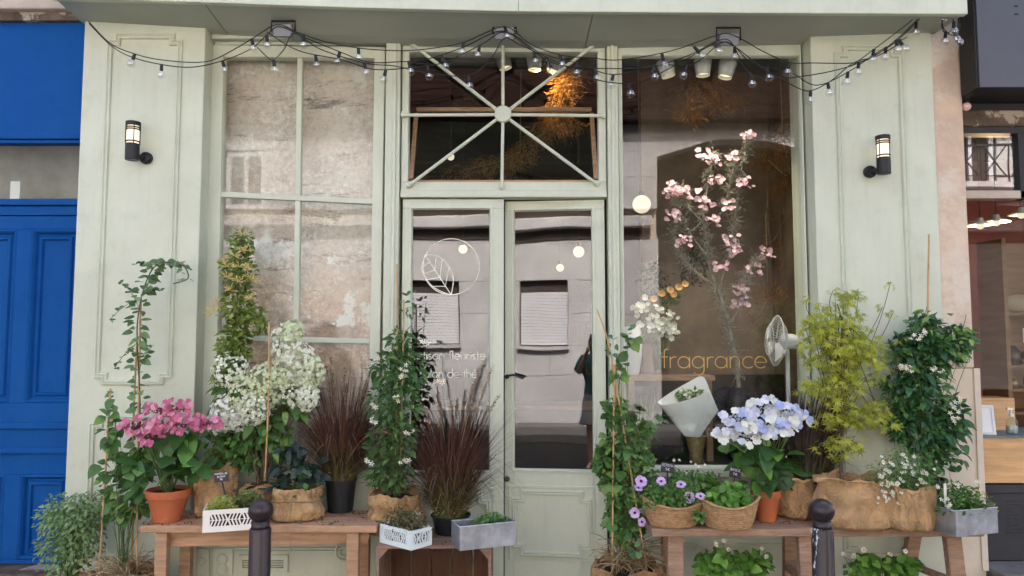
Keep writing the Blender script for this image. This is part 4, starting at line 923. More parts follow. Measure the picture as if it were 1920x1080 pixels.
def ell(b, Y, dy=None, power=.45):
    cx, cy, rx, ry = b[:4]; s = pm(Y); e = inell(power); d = dy if dy else min(rx, ry)*s*1.0
    return at(cx, cy, Y)+Vector((e.x*rx*s, e.y*d, e.z*ry*s)), e
def wpick(blobs):
    ws = [b[2]*b[3] for b in blobs]; return rg.choices(blobs, ws)[0]
YMAX = -.02
def clampy(p, y=None): p.y = min(p.y, YMAX if y is None else y); return p
def leafdir(e, droop=.2):
    d = Vector((e.x, e.y-.35, e.z*.5))+rdir()*.55; d.z -= droop; return d.normalized()
def scatter(parent, blobs, Y, meshes, n, s0, s1, name='leaf', droop=.25, dy=None, power=.35, ymax=None):
    for i in range(n):
        b = wpick(blobs); p, e = ell(b, Y, dy, power); clampy(p, ymax); d = leafdir(e, droop)
        nn = (UP*1.0+FR*.55+rdir()*.55).normalized(); L = U(s0, s1)
        piece(parent, name, rg.choice(meshes), p-d*L*.5, d, nn, L)
def fuzz(parent, blobs, Y, m, n, s0, s1, W=.5, name='foliage', droop=.15, dy=None, power=.45, ymax=None, seg=1, kind='stuff'):
    mb = MB()
    for i in range(n):
        b = wpick(blobs); p, e = ell(b, Y, dy, power); clampy(p, ymax); d = leafdir(e, droop); L = U(s0, s1)
        mb.leaf(p-d*L*.5, d, (UP+FR*.5+rdir()*.7), L, L*W, .25, .25, seg)
    return mb.build(name, m, parent, recalc=False, kind=kind)
def stems(parent, c, blobs, Y, n, r=.003, m=None, name='stem', spread=.03, ymax=None, joined=True):
    mb = MB()
    for i in range(n):
        b = wpick(blobs); p, e = ell(b, Y, None, .6); clampy(p, ymax); a = Vector(c)+Vector((U(-spread, spread), U(-spread, spread), 0))
        mid = Vector((a.x*.6+p.x*.4, a.y*.6+p.y*.4, a.z*.35+p.z*.65)); mb.tube(curve(a, mid, p, 6), [r*(1-.08*k) for k in range(7)], 5)
    return mb.build(name, m or m_stem, parent, smooth=True, kind='stuff' if joined else None)
def flowers(parent, pts, Y, key, s0, s1, k=4, spread=12, centre=None, name='flower', ymin=None):
    for x, y in pts:
        for i in range(k):
            s = pm(Y); p = at(x, y, Y)+Vector((U(-1, 1)*spread*s, U(-.03, .02), U(-1, 1)*spread*s*.7)); clampy(p)
            nn = (FR+UP*.5+rdir()*.6).normalized(); d = nn.orthogonal(); d.rotate(Matrix.Rotation(U(0, 6.28), 3, nn)); L = U(s0, s1)
            o = piece(parent, name, fl[key], p, d, nn, L)
            if centre:
                c_ = link('flower_centre', disc[centre], o)
def interp(prof, n):
    out = []; m = len(prof)-1
    for i in range(n+1):
        t = i/n*m; k = min(int(t), m-1); f = t-k; f = f*f*(3-2*f)*.5+f*.5
        out.append((prof[k][0]*(1-f)+prof[k+1][0]*f, prof[k][1]*(1-f)+prof[k+1][1]*f))
    return out
def sack(parent, c, rb, rt, h, m, seed, sx=1, sy=.9, amp=.12, fold=.22, tilt=0):
    c = Vector(c)
    prof = [(rb*.35, .001), (rb*.82, .002), (rb, .08*h), (rb*1.04, .3*h), ((rb*.45+rt*.55)*1.03, .6*h), (rt*.98, .85*h), (rt*1.02, h), (rt*1.09, h*1.01), (rt*1.13, h*(1-fold*.4)), (rt*1.10, h*(1-fold))]
    def fn(q, a, i):
        z = q.z/h; ca, sa = math.cos(a), math.sin(a); n1 = noise.noise(Vector((ca*1.6+seed*3.1, sa*1.6, z*2.2)))
        k = 1+amp*1.6*n1+amp*.3*math.sin(5*a+seed*2+z*3)*(.3+z)
        for f_, g_ in ((2.1, .75), (4.3, .45)):
            v = noise.noise(Vector((ca*f_+seed*1.7, sa*f_+seed, z*f_*.55+(a if f_ < 3 else 0)*.25*0))); k -= amp*g_*(max(0, 1-abs(v)*3.2))**2
        k += .022*math.sin(17*a+6*n1+seed)*max(0, z-.35)
        zz = q.z*(1+.16*noise.noise(Vector((ca*1.2+seed, sa*1.2, 5.1)))+.05*noise.noise(Vector((ca*4+seed, sa*4, 1.3)))+tilt*ca) if q.z > .01 else q.z
        if i > 30: zz -= h*.22*(i-30)/10*abs(noise.noise(Vector((ca*2.3+seed*5, sa*2.3, 9.7))))
        return Vector((q.x*k, q.y*k, zz))
    o = MB().lathe(interp(prof, 40), c, 110, fn, sx, sy, cap=False).build('burlap_wrap', m, parent, smooth=True)
    MB().lathe([(.01, h*.86), (rt*.82, h*.86), (rt*.80, h*.8)], c, 28, sx=sx, sy=sy).build('soil', m_soil, parent)
    return o
def claypot(parent, c, rt, h, m=None):
    c = Vector(c); m = m or m_terra
    MB().lathe([(rt*.62, .001), (rt*.64, .004), (rt*.90, h*.76), (rt*.92, h*.765), (rt, h*.77), (rt*1.02, h*.985), (rt*.99, h), (rt*.93, h), (rt*.90, h*.86)], c, 40, cap=False).build('pot', m, parent, smooth=False)
    MB().lathe([(.002, h*.88), (rt*.92, h*.88), (rt*.9, h*.8)], c, 28).build('soil', m_soil, parent)
    MB().lathe([(.002, .001), (rt*.62, .001), (rt*.62, .004)], c, 24).build('pot_base', m, parent)
def plainpot(parent, c, rt, h, m=None):
    c = Vector(c)
    MB().lathe([(rt*.78, .001), (rt*.98, h*.93), (rt*1.05, h*.935), (rt*1.05, h), (rt*.97, h), (rt*.95, h*.85)], c, 36, cap=False).build('pot', m or m_blackpot, parent)
    MB().lathe([(.002, h*.9), (rt*.96, h*.9), (rt*.9, h*.8)], c, 24).build('soil', m_soil, parent)
def cane(parent, pts, r=.0055, name='bamboo_cane'):
    P = [Vector(p) for p in pts]; MB().tube(path(P, 4), r, 7).build(name, m_bamboo, parent, smooth=True)
def twine(mb, c, r, z, n=40, sx=1, sy=.9):
    mb.tube([Vector(c)+Vector((math.cos(a)*r*sx, math.sin(a)*r*sy, z+.006*math.sin(3*a))) for a in [2*math.pi*i/n for i in range(n+1)]], .003, 5)
def straw(parent, c, r, h, n, m=None, name='straw'):
    mb = MB()
    for i in range(n):
        a = Vector(c)+Vector((U(-r, r)*.6, U(-r, r)*.6, 0)); b = Vector(c)+Vector((U(-r, r)*1.4, U(-r, r)*1.1-.02, U(.0, 1)*h)); mid = (a+b)/2+Vector((0, 0, U(.2, .7)*h)); b.y = min(b.y, -.03)
        mb.tube(curve(a, mid, b, 5), .0018, 3)
    mb.build(name, m or m_straw, parent, recalc=False, kind='stuff')
def grass(parent, c, n, rb, hmin, hmax, spread, m, w=.0042, droop=.5, lean=(0, 0), name='blades', ymax=-.02):
    c = Vector(c); mb = MB()
    for i in range(n):
        a = U(0, 2*math.pi); r = rb*math.sqrt(U(0, 1)); p = c+Vector((math.cos(a)*r, math.sin(a)*r, 0)); H = U(hmin, hmax); out = U(.1, 1)*spread
        dv = Vector((math.cos(a+U(-.6, .6))*out+lean[0]*H, math.sin(a+U(-.6, .6))*out*.55-.02+lean[1]*H, 0)); dr = U(0, droop)*H*(out/spread)
        P = [p+dv*(t**1.4)+UP*(H*(1.18*t-.18*t*t)-dr*t**3.2) for t in [k/6 for k in range(7)]]
        for q in P: q.y = min(q.y, ymax)
        ww = w*U(.6, 1.2); sd_ = Vector((-math.sin(a), math.cos(a), 0))*ww; sd_ = (sd_+Vector((ww, 0, 0))*.8)
        o = len(mb.v); vs = []
        for k, q in enumerate(P): f = (1-(k/6)**2.2)*.5; vs += [q-sd_*f, q+sd_*f]
        mb.add(vs, [(2*k, 2*k+1, 2*k+3, 2*k+2) for k in range(6)])
    return mb.build(name, m, parent, recalc=False, kind='stuff')
def plume(parent, p0, p1, bend, m, L=.12):
    P = curve(p0, (p0+p1)/2+bend, p1, 12); st_ = MB().tube(P, .0014, 4).build('plume_stalk', m_straw, parent); mb = MB()
    for i in range(170):
        t = U(.55, 1); k = t*12; j = min(int(k), 11); q = P[j].lerp(P[j+1], k-j); d = (P[j+1]-P[j]).normalized()+rdir()*.9; mb.leaf(q, d, rdir(), U(.012, .028)*(1.3-.9*abs(t-.75)*2), .0022, 0, .1, 1)
    mb.build('plume', m, st_, recalc=False)
g_pur = GRASSM('purple_grass', (.11, .12, .035), (.075, .030, .018), -.04, .20)
g_pur2 = GRASSM('dark_purple_grass', (.05, .06, .02), (.035, .014, .014), .05, .30)
g_pur3 = GRASSM('purple_grass_low', (.11, .12, .035), (.075, .030, .018), -.10, .16)
g_green = GRASSM('green_grass', (.10, .19, .05), (.16, .27, .07), .0, .2)
l_plume = LM('plume_hair', (.15, .07, .055), (.30, .18, .14), trans=.2, rough=.8)
def gnd(px, Y, z=0): return Vector((wx(px, 1000, Y), Y, z))
# ---- left: herb bush on the ground
rg.seed(11)
c = gnd(138, -.40); t = thing('potted_plant', 'bushy pale green herb in burlap on the ground before the blue door', 'plant', c, 'potted plants of the flower shop')
sack(t, c, .17, .165, .20, m_burlap2, 1)
B1 = [(132, 1015, 58, 62), (120, 965, 42, 40), (160, 965, 38, 45)]
stems(t, c+UP*.17, B1, -.40, 60, .0022); fuzz(t, B1, -.40, l_herb, 2300, .02, .042, .5, power=.5, dy=.2)
fuzz(t, [(95, 960, 20, 30), (115, 935, 30, 14), (90, 1000, 14, 22)], -.42, l_euc, 130, .014, .026, .5, 'sprigs')
# ---- climbing round-leaved plant on canes
c = gnd(236, -.44); t = thing('climbing_plant', 'tall round leaved climber on canes against the left pilaster', 'plant', c, 'potted plants of the flower shop')
sack(t, c, .165, .16, .265, m_burlap2, 2)
Y = -.36
cane(t, [c+Vector((-.13, -.02, .22)), at(198, 880, -.42), at(207, 728, -.38)]); cane(t, [c+Vector((.07, 0, .22)), at(258, 860, -.38), at(264, 560, -.33)]); cane(t, [c+Vector((.02, .05, .22)), at(250, 800, -.36), at(257, 640, -.34)])
main = path([c+UP*.24, at(255, 900, -.36), at(262, 800, Y), at(262, 740, Y), at(258, 660, Y), at(258, 600, Y), at(270, 540, Y), at(290, 500, Y), at(318, 492, Y-.02), at(345, 500, Y-.03), at(352, 522, Y-.02), at(325, 532, Y-.02)], 10)
MB().tube(main, .0034, 6).build('vine_stem', m_stemd, t, smooth=True)
for i in range(8, len(main)):
    if i > 88 and i % 4: continue
    for k in range(2 if i % 3 else 1):
        q = main[i]; a = i*2.4+k*math.pi; d = Vector((math.cos(a), math.sin(a)*.8-.15, U(-.35, .25))); sc_ = U(.04, .064)*(.6 if i > 82 else 1)
        piece(t, 'leaf', rg.choice(lv['euc']), q+d*.018, d, UP+FR*.8+rdir()*.4, sc_)
for p0, p1 in (((262, 560), (205, 600)), ((260, 575), (228, 530)), ((262, 640), (215, 690)), ((285, 505), (255, 495)), ((207, 730), (205, 760)), ((262, 560), (300, 545)), ((258, 700), (285, 650))):
    P = curve(at(*p0, Y), at((p0[0]+p1[0])/2, (p0[1]+p1[1])/2-12, Y-.03), at(*p1, Y-.02), 6); MB().tube(P, .0016, 4).build('side_stem', m_stem, t)
    for q in P[2:]:
        for k in range(2): d = rdir(-.4, .5); d.y -= .2; piece(t, 'leaf', rg.choice(lv['euc']), q, d, UP+FR*.8+rdir()*.4, U(.026, .045))
B2 = [(205, 800, 18, 60), (205, 880, 26, 60), (250, 900, 36, 60), (235, 960, 45, 30)]
stems(t, c+UP*.22, B2, -.42, 22, .0022); scatter(t, B2, -.42, lv['vine'], 165, .045, .085)
straw(t, c+UP*.22, .15, .17, 130)
# ---- pink lacecap hydrangea
def hydrangea(t, c, ptop, blobs, Y, nleaf, heads, fkeys, leafk, budm, s0=.09, s1=.15, fs=.030):
    stems(t, c+UP*ptop, [(h[0], h[1]+8, 6, 4) for h in heads], Y, len(heads)*3, .0035)
    scatter(t, blobs, Y, lv[leafk], nleaf, s0, s1, droop=.35, power=.25)
    for hx, hy, hr in heads:
        cc = at(hx, hy, Y-.05+U(-.04, .05)); s = pm(Y)
        mb = MB()
        for i in range(80):
            e = inell(.5); mb.ball(cc+Vector((e.x*hr*.75*s, e.y*hr*.6*s, e.z*hr*.28*s)), U(.003, .0055), 5)
        fh = mb.build('flower_head', budm, t, recalc=False, kind='stuff')
        n = max(6, int(hr*.36))
        for i in range(n):
            a = 2*math.pi*i/n+U(-.3, .3); k = U(.6, 1.08); p = cc+Vector((math.cos(a)*hr*s*k, -abs(math.sin(a))*hr*s*.5*k-.01, (math.sin(a)*hr*.42+U(-3, 6))*s))
            nn = (Vector((math.cos(a)*.45, -.8, .55))+rdir()*.35).normalized(); d = nn.orthogonal(); d.rotate(Matrix.Rotation(U(0, 6.28), 3, nn))
            piece(fh, 'floret', fl[rg.choice(fkeys)], p, d, nn, U(.8, 1.2)*fs)
rg.seed(12)
c = onz(314, 976, ZB); t = thing('pink_hydrangea', 'pink lacecap hydrangea in an orange terracotta pot on the left bench', 'plant', c, 'potted plants of the flower shop')
claypot(t, c, .118, .175)
hydrangea(t, c, .16, [(310, 868, 75, 38), (260, 885, 42, 32), (360, 880, 45, 30), (310, 820, 70, 22)], c.y-.01, 60, [(258, 800, 30), (300, 770, 24), (335, 765, 26), (345, 795, 30), (385, 795, 26), (285, 815, 26), (310, 795, 22)], ['pink'], 'hyd', p_mag, .09, .15, .027)
# ---- honeysuckle
rg.seed(13)
c = Vector((wx(404, 930, -.25), -.25, ZB)); t = thing('honeysuckle', 'tall yellow flowering honeysuckle column rising before the left window frame', 'plant', c, 'potted plants of the flower shop')
sack(t, c, .12, .115, .29, m_burlap, 3, fold=.5)
Y = -.20
HC = [(412, 870, 30, 40), (425, 790, 34, 60), (430, 710, 34, 55), (440, 640, 36, 50), (447, 570, 36, 45), (448, 505, 36, 42), (452, 455, 24, 30), (475, 590, 22, 22), (490, 610, 12, 20)]
MB().tube(path([c+UP*.25, at(425, 790, Y), at(437, 640, Y), at(450, 500, Y), at(455, 430, Y)], 6), .006, 6).build('stem', m_stemd, t, smooth=True)
fuzz(t, HC, Y, l_honey, 2600, .028, .052, .62, power=.42, dy=.10, ymax=-.05)
for x, y in ((440, 480), (460, 470), (425, 520), (447, 528), (470, 522), (400, 578), (410, 566), (468, 505), (432, 545), (455, 440), (418, 490), (482, 530), (448, 500), (470, 560), (425, 500), (396, 590)):
    q = at(x, y, Y-.09); mb = MB()
    for i in range(15):
        d = (rdir(-.2, 1)+FR*.3).normalized(); L = U(.02, .04); e = q+d*L; mb.tube([q, q+d*L*.6, e], [.0012, .0016, .0026], 4); mb.leaf(e, d+rdir()*.6, rdir(), .014, .006, .1, .5, 1); mb.leaf(e, d+rdir()*.6, rdir(), .014, .006, .1, .5, 1)
    mb.build('flower_cluster', p_yel, t, recalc=False)
# ---- white panicle hydrangea
rg.seed(14)
c = Vector((wx(492, 930, -.27), -.27, ZB)); t = thing('white_hydrangea', 'large white panicle hydrangea in burlap on the left bench', 'plant', c, 'potted plants of the flower shop')
sack(t, c, .11, .115, .18, m_burlap, 4, tilt=.12)
Y = -.26
PN = [(432, 698, 36, 38), (458, 738, 34, 36), (425, 772, 30, 34), (476, 765, 30, 34), (500, 712, 34, 34), (538, 650, 34, 46), (562, 684, 32, 42), (528, 705, 30, 36), (585, 700, 24, 34), (556, 735, 32, 32), (410, 790, 26, 24), (500, 745, 26, 30), (578, 745, 22, 26), (548, 622, 24, 24), (445, 790, 22, 22)]
LB = [(480, 800, 75, 45), (430, 740, 45, 60), (540, 760, 50, 50), (470, 850, 50, 35)]
stems(t, c+UP*.15, PN, Y, 24, .0035, m_stemd); fuzz(t, [(480, 835, 70, 45), (440, 800, 45, 45)], Y+.05, l_vine, 500, .05, .09, .5, 'inner_leaves', ymax=-.04); scatter(t, LB, Y+.03, lv['pan'], 190, .06, .115, droop=.4, ymax=-.04)
cane(t, [c+Vector((.03, -.06, .12)), at(503, 760, -.37), at(505, 605, -.34)])
for x, y, rx, ry in PN:
    mb = MB(); s = pm(Y); cc = at(x, y, Y-.07+U(-.03, .04)); mk = rg.choice([p_white, p_cream, p_cream, p_cream, p_lime])
    for i in range(230):
        e = rdir()*U(.45, 1.02)**.5; q = cc+Vector((e.x*rx*s, e.y*rx*s*.8, e.z*ry*s)); nn = (e+FR*.3+rdir()*.5).normalized(); B = basis(nn.orthogonal(), nn); L = U(.010, .0165)
        for k in range(4):
            a = k*math.pi/2+.4; mb.leaf(q, B@Vector((math.cos(a), math.sin(a), .15)), nn, L, L*.85, 0, .1, 1)
    mb.build('flower_panicle', mk, t, recalc=False, kind='stuff')
    fuzz(t, [(x, y+4, rx*.7, ry*.7)], Y-.05, l_moss, 35, .01, .02, .4, 'buds')
scatter(t, [(395, 830, 26, 34), (520, 830, 30, 30)], Y-.02, lv['pan'], 40, .05, .10, droop=.4)
# ---- dark leaved plant in tied burlap
rg.seed(15)
c = onz(557, 972, ZB); t = thing('potted_plant', 'blackish green leafy plant in tied burlap at the bench middle', 'plant', c, 'potted plants of the flower shop')
sack(t, c, .155, .125, .175, m_burlap, 5, fold=.25, amp=.13)
mb = MB(); twine(mb, c, .152, .115, sy=.92); mb.tube(path([c+Vector((.10, -.13, .115)), c+Vector((.13, -.15, .09)), c+Vector((.15, -.14, .05)), c+Vector((.145, -.13, .02))], 5), .0025, 5); mb.tube(path([c+Vector((.02, -.15, .11)), c+Vector((.03, -.19, .0)), c+Vector((.02, -.20, -.06)), c+Vector((.03, -.20, -.12))], 5), .0016, 4); mb.build('twine', m_straw, t, recalc=False)
BD = [(553, 880, 48, 36), (520, 905, 30, 22), (585, 885, 30, 28), (545, 850, 30, 20)]
stems(t, c+UP*.15, BD, c.y, 18, .003, m_stemd); scatter(t, BD, c.y-.02, lv['dark'], 105, .045, .085)
scatter(t, [(565, 905, 22, 12), (550, 925, 10, 8)], c.y-.10, lv['hyd'], 6, .04, .055)
# ---- dark red fountain grass in black pot
rg.seed(16)
c = onz(638, 958, ZB); t = thing('fountain_grass', 'dark red fountain grass in a black plastic pot on the left bench', 'grass plant', c, 'potted plants of the flower shop')
plainpot(t, c, .092, .19); grass(t, c+UP*.165, 1300, .075, .18, .74, .50, g_pur, .0034, droop=1.0)
straw(t, c+UP*.17, .07, .10, 40, m_straw, 'dry_leaves')
for i in range(7): plume(t, c+UP*.2, c+Vector((U(-.25, .25), U(-.12, 0), U(.72, .92))), Vector((0, -.03, .1)), l_plume)
plume(t, c+UP*.2, at(735, 815, -.45), Vector((0, -.1, .22)), l_plume)
# ---- wooden crate
ZC = wz(1024, -.56)
wc = thing('wooden_crate', 'dark wooden apple crate on its side between left bench and door', 'crate', (wx(812, 1024, -.5), -.38, 0))
kx0, kx1 = wx(705, 1030, -.56), wx(921, 1030, -.56)
for i in range(3): MB().box(kx0, kx1, -.56+i*.135, -.56+i*.135+.128, ZC-.014, ZC).build('slat', m_crate_e, wc, bev=.002)
for i in range(3): MB().box(kx0+.02, kx1-.02, -.55+i*.13, -.55+i*.13+.122, .001, .015).build('slat', m_crate, wc, bev=.002)
for i in range(5): MB().box(kx0+.02+i*.121, kx0+.02+i*.121+.115, -.175, -.163, .016, ZC-.0145).build('back_slat', m_crate, wc, bev=.002)
for x in (kx0, kx1-.016): MB().box(x, x+.016, -.555, -.162, .0155, ZC-.0145).build('end_board', m_crate_e, wc, bev=.002)
for x, s_ in ((kx0+.0165, 1), (kx1-.0165, -1)): MB().prism([(x, ZC-.015), (x+s_*.05, ZC-.015), (x, ZC-.07)], -.553, -.52).build('corner_block', m_crate_e, wc)
# ---- jasmine on cane
rg.seed(17)
c = Vector((wx(738, 980, -.27), -.27, ZC)); t = thing('jasmine', 'white starred jasmine on a cane in ragged burlap left of the door', 'plant', c, 'potted plants of the flower shop')
sack(t, c, .165, .135, .235, m_burlap, 6, fold=.35, amp=.13)
straw(t, c+Vector((-.12, -.12, .02)), .08, .03, 30, m_straw, 'fringe')
Y = -.28
JB = [(733, 890, 48, 36), (733, 830, 52, 48), (740, 760, 54, 55), (745, 695, 58, 45), (750, 650, 30, 40)]
cane(t, [c+UP*.2, at(745, 700, Y), at(744, 495, Y+.02)]); cane(t, [c+UP*.2+Vector((.03, .02, 0)), at(755, 700, Y), at(757, 562, Y+.02)])
stems(t, c+UP*.2, JB, Y, 26, .0026, ymax=-.06); scatter(t, JB, Y, lv['jas'], 298, .045, .082, ymax=-.06, power=.4); fuzz(t, JB, Y+.03, l_jas, 1300, .03, .055, .45, ymax=-.05)
scatter(t, [(750, 600, 16, 40), (770, 570, 14, 40), (795, 668, 22, 8)], Y, lv['jas'], 22, .028, .05, ymax=-.06)
MB().tube(path([at(748, 700, Y), at(752, 620, Y), at(748, 560, Y)], 5), .002, 5).tube(path([at(760, 690, Y), at(772, 610, Y), at(775, 560, Y)], 5), .002, 5).build('climbing_stem', m_stem, t)
flowers(t, [(705, 675), (760, 690), (752, 702), (826, 717), (738, 748), (699, 762), (768, 815), (760, 860), (690, 866), (702, 786), (795, 640)], Y-.12, 'star', .013, .02, 4, 9, 'y')
# ---- second fountain grass
rg.seed(18)
c = Vector((wx(845, 980, -.28), -.28, ZC)); t = thing('fountain_grass', 'dark red fountain grass in front of the left door behind the zinc box', 'grass plant', c, 'potted plants of the flower shop')
plainpot(t, c, .11, .105); grass(t, c+UP*.09, 1400, .08, .18, .76, .54, g_pur3, .0034, droop=1.0, ymax=-.03)
straw(t, c+UP*.09, .09, .14, 80, m_straw, 'dry_leaves')
for i in range(9): plume(t, c+UP*.2, c+Vector((U(-.25, .30), U(-.12, 0), U(.7, .98))), Vector((0, -.03, .1)), l_plume)
# ---- boxes and small crates
def frame2(corner, a, L1, L2):
    e1 = Vector((math.cos(a), math.sin(a), 0)); e2 = Vector((-math.sin(a), math.cos(a), 0)); return corner, e1*L1, e2*L2
def zinc(label, corner, a, L1, L2, H, flare=.0):
    c0, e1, e2 = frame2(corner, a, L1, L2); mid = c0+e1/2+e2/2; t = thing('zinc_planter', label, 'planter', mid, 'zinc planter boxes'); th = .006
    P = [c0, c0+e1, c0+e1+e2, c0+e2]; u1, u2 = e1.normalized()*th, e2.normalized()*th
    I = [P[0]+u1+u2, P[1]-u1+u2, P[2]-u1-u2, P[3]+u1-u2]
    z0, z1, zf = UP*.001, UP*H, UP*(.012)
    vs = [p+z0 for p in P]+[p+z1 for p in P]+[p+z1 for p in I]+[p+zf for p in I]
    fs = [(0, 3, 2, 1)]+[(i, (i+1) % 4, (i+1) % 4+4, i+4) for i in range(4)]+[(4+i, 4+(i+1) % 4, 8+(i+1) % 4, 8+i) for i in range(4)]+[(8+i, 8+(i+1) % 4, 12+(i+1) % 4, 12+i) for i in range(4)]+[(12, 13, 14, 15)]
    MB().add(vs, fs).build('box', m_zinc, t, bev=.002)
    MB().tube([p+z1 for p in P]+[P[0]+z1], .004, 6).build('rolled_rim', m_zinc, t, smooth=True)
    MB().add([i+UP*(H*.72) for i in I]+[i+UP*.02 for i in I], [(0, 1, 2, 3), (0, 4, 5, 1), (1, 5, 6, 2), (2, 6, 7, 3), (3, 7, 4, 0)]).build('soil', m_soil, t)
    return t, c0, e1, e2
def inbox(c0, e1, e2, z, m=.12): return c0+e1*U(m, 1-m)+e2*U(m, 1-m)+UP*z
def boxfuzz(t, c0, e1, e2, z, m, n, s0, s1, h, W=.55, name='foliage', rng1=(0.1, .9), rng2=(.1, .9)):
    mb = MB()
    for i in range(n):
        u = U(*rng1); v = U(*rng2); k = math.sin(math.pi*min(1, max(0, (u-rng1[0])/(rng1[1]-rng1[0]))))**.5
        p = c0+e1*u+e2*v+UP*(z+U(0, 1)*h*k); L = U(s0, s1); d = rdir(-.1, 1); mb.leaf(p, d, UP+FR*.4+rdir()*.5, L, L*W, .2, .25, 1)
    return mb.build(name, m, t, recalc=False, kind='stuff')
def ccrate(label, corner, a, L1, L2, H, m, chev=True):
    c0, e1, e2 = frame2(corner, a, L1, L2); mid = c0+e1/2+e2/2; t = thing('plastic_crate', label, 'crate', mid, 'white plastic crates')
    P = [c0, c0+e1, c0+e1+e2, c0+e2]; th = .008
    for i in range(4):
        A, B_ = P[i], P[(i+1) % 4]; d = (B_-A).normalized(); L = (B_-A).length; nrm = Vector((d.y, -d.x, 0)); mb = MB()
        def seg(u0, z0, u1, z1, w): mb.bar(A+d*u0+UP*z0, A+d*u1+UP*z1, w, th, nrm)
        hr = H*.17
        def pan(u0, u1, z0, z1): mb.add([A+d*u+UP*z-nrm*k for u in (u0, u1) for z in (z0, z1) for k in (0, th)], [(0, 1, 3, 2), (4, 6, 7, 5), (0, 4, 5, 1), (2, 3, 7, 6), (0, 2, 6, 4), (1, 5, 7, 3)])
        ue = th if i % 2 else 0
        q = H*.26; r_ = L*.12
        pan(ue, L-ue, .001, q); pan(ue, L-ue, H*.80, H); pan(ue, ue+r_, q, H*.80); pan(L-ue-r_, L-ue, q, H*.80); pan(ue+r_, L-ue-r_, H*.52, H*.54)
        mb.build('side', m, t)
        n = max(4, int((L-2*r_)/.017)); bars = MB()
        for k in range(n):
            u = ue+r_+(L-2*ue-2*r_)*(k+.5)/n; s_ = .006 if (k*3//n) % 2 == 0 else -.006
            for z0, z1, sg in ((q, H*.52, 1), (H*.54, H*.80, -1)):
                a_ = A+d*(u-s_*sg)+UP*z0-nrm*th*.5; b_ = A+d*(u+s_*sg)+UP*z1-nrm*th*.5; bars.bar(a_, b_, .0075, th*.8, nrm)
        bars.build('lattice', m, t, kind='stuff')
    I = [mid+(p-mid)*.93 for p in P]
    MB().add([p+UP*.004 for p in I]+[p+UP*H*.82 for p in I], [(0, 3, 2, 1), (4, 5, 6, 7)]+[(i, (i+1) % 4, (i+1) % 4+4, i+4) for i in range(4)]).build('soil', m_soil, t)
    return t, c0, e1, e2
rg.seed(19)
t, c0, e1, e2 = ccrate('cream plastic crate with chevron slots full of yellow green succulents', onz(379, 1000, ZB)+Vector((0, 0, 0)), R(17), .30, .19, .115, m_white)
boxfuzz(t, c0, e1, e2, .10, l_moss, 1300, .009, .018, .06, .8, 'succulents', (.05, .55), (.05, .95)); boxfuzz(t, c0, e1, e2, .10, l_moss2, 1100, .009, .02, .085, .7, 'succulents', (.45, .97), (.2, .97))
tagc = c0+e1*.42+e2*.35
t, c0, e1, e2 = ccrate('small mint white plastic crate with bronze foliage on the wooden crate', onz(771, 1033, ZC), R(50), .15, .255, .10, m_whiteg)
boxfuzz(t, c0, e1, e2, .08, l_bronze, 520, .014, .03, .10, .5, 'foliage', (.05, .95), (.0, .95)); boxfuzz(t, c0, e1, e2, .08, l_euc, 160, .012, .022, .09, .4, 'sprigs', (.05, .95), (.5, 1.05))
flowers(t, [(779, 962), (783, 968)], -.45, 'star', .012, .018, 2, 6, 'y')
MB().tube([at(742, 995, -.52), at(755, 998, -.52)], .006, 6).build('red_label', M('red_plastic', (.18, .03, .025), .5, var=.05, bump=0), t)
t, c0, e1, e2 = zinc('long zinc planter box with small greens on the wooden crate', onz(862, 1034, ZC), R(22), .315, .15, .125)
boxfuzz(t, c0, e1, e2, .085, l_bush, 420, .012, .026, .075, .6, 'seedlings', (.35, .97), (.1, .95))
# ---- vine tripod right of the door
rg.seed(20)
c = Vector((wx(1178, 1040, -.33), -.33, 0)); t = thing('climbing_plant', 'green vine on a bamboo tripod in brown burlap right of the door', 'plant', c, 'potted plants of the flower shop')
sack(t, c, .20, .19, .27, m_burlap2, 7, amp=.13, fold=.3)
Y = -.30
apex = at(1153, 720, Y)
for dx, dy_ in ((-.1, -.06), (.1, -.06), (.0, .08)): cane(t, [c+Vector((dx, dy_, .22)), apex+Vector((dx*.05, dy_*.1, .0)), apex+Vector((-dx*.15, -dy_*.2, .08))])
cane(t, [apex+Vector((.0, .01, -.35)), apex, at(1140, 640, Y), at(1119, 578, Y)], .0045)
VB = [(1138, 870, 24, 55), (1208, 890, 28, 50), (1170, 985, 42, 42), (1165, 915, 40, 52), (1168, 840, 48, 42), (1155, 775, 26, 35), (1160, 700, 18, 40), (1205, 800, 36, 18), (1180, 640, 22, 16)]
stems(t, c+UP*.25, VB, Y, 26, .0024, ymax=-.06); scatter(t, VB, Y, lv['vine'], 298, .045, .085, ymax=-.06, power=.4); fuzz(t, VB[:6], Y+.02, l_vine, 1300, .03, .055, .6, ymax=-.05)
tn = MB()
for i in range(16):
    a = at(U(1150, 1215), U(760, 850), Y-.05); b = a+Vector((U(-.05, .2), U(-.06, .02), U(-.05, .08))); tn.tube(curve(a, (a+b)/2+Vector((0, 0, .07)), b, 6), .0014, 4)
tn.build('tendrils', m_stem, t, kind='stuff')
scatter(t, [(1230, 795, 22, 16), (1185, 625, 20, 14), (1150, 650, 16, 20)], Y-.02, lv['euc'], 22, .03, .05); scatter(t, [(1190, 1035, 22, 14)], Y-.16, lv['euc'], 9, .035, .05)
straw(t, c+UP*.24, .17, .20, 120)
flowers(t, [(1202, 903), (1187, 958), (1200, 975), (1197, 915)], Y-.14, 'petunia', .022, .03, 1, 3, 'p')
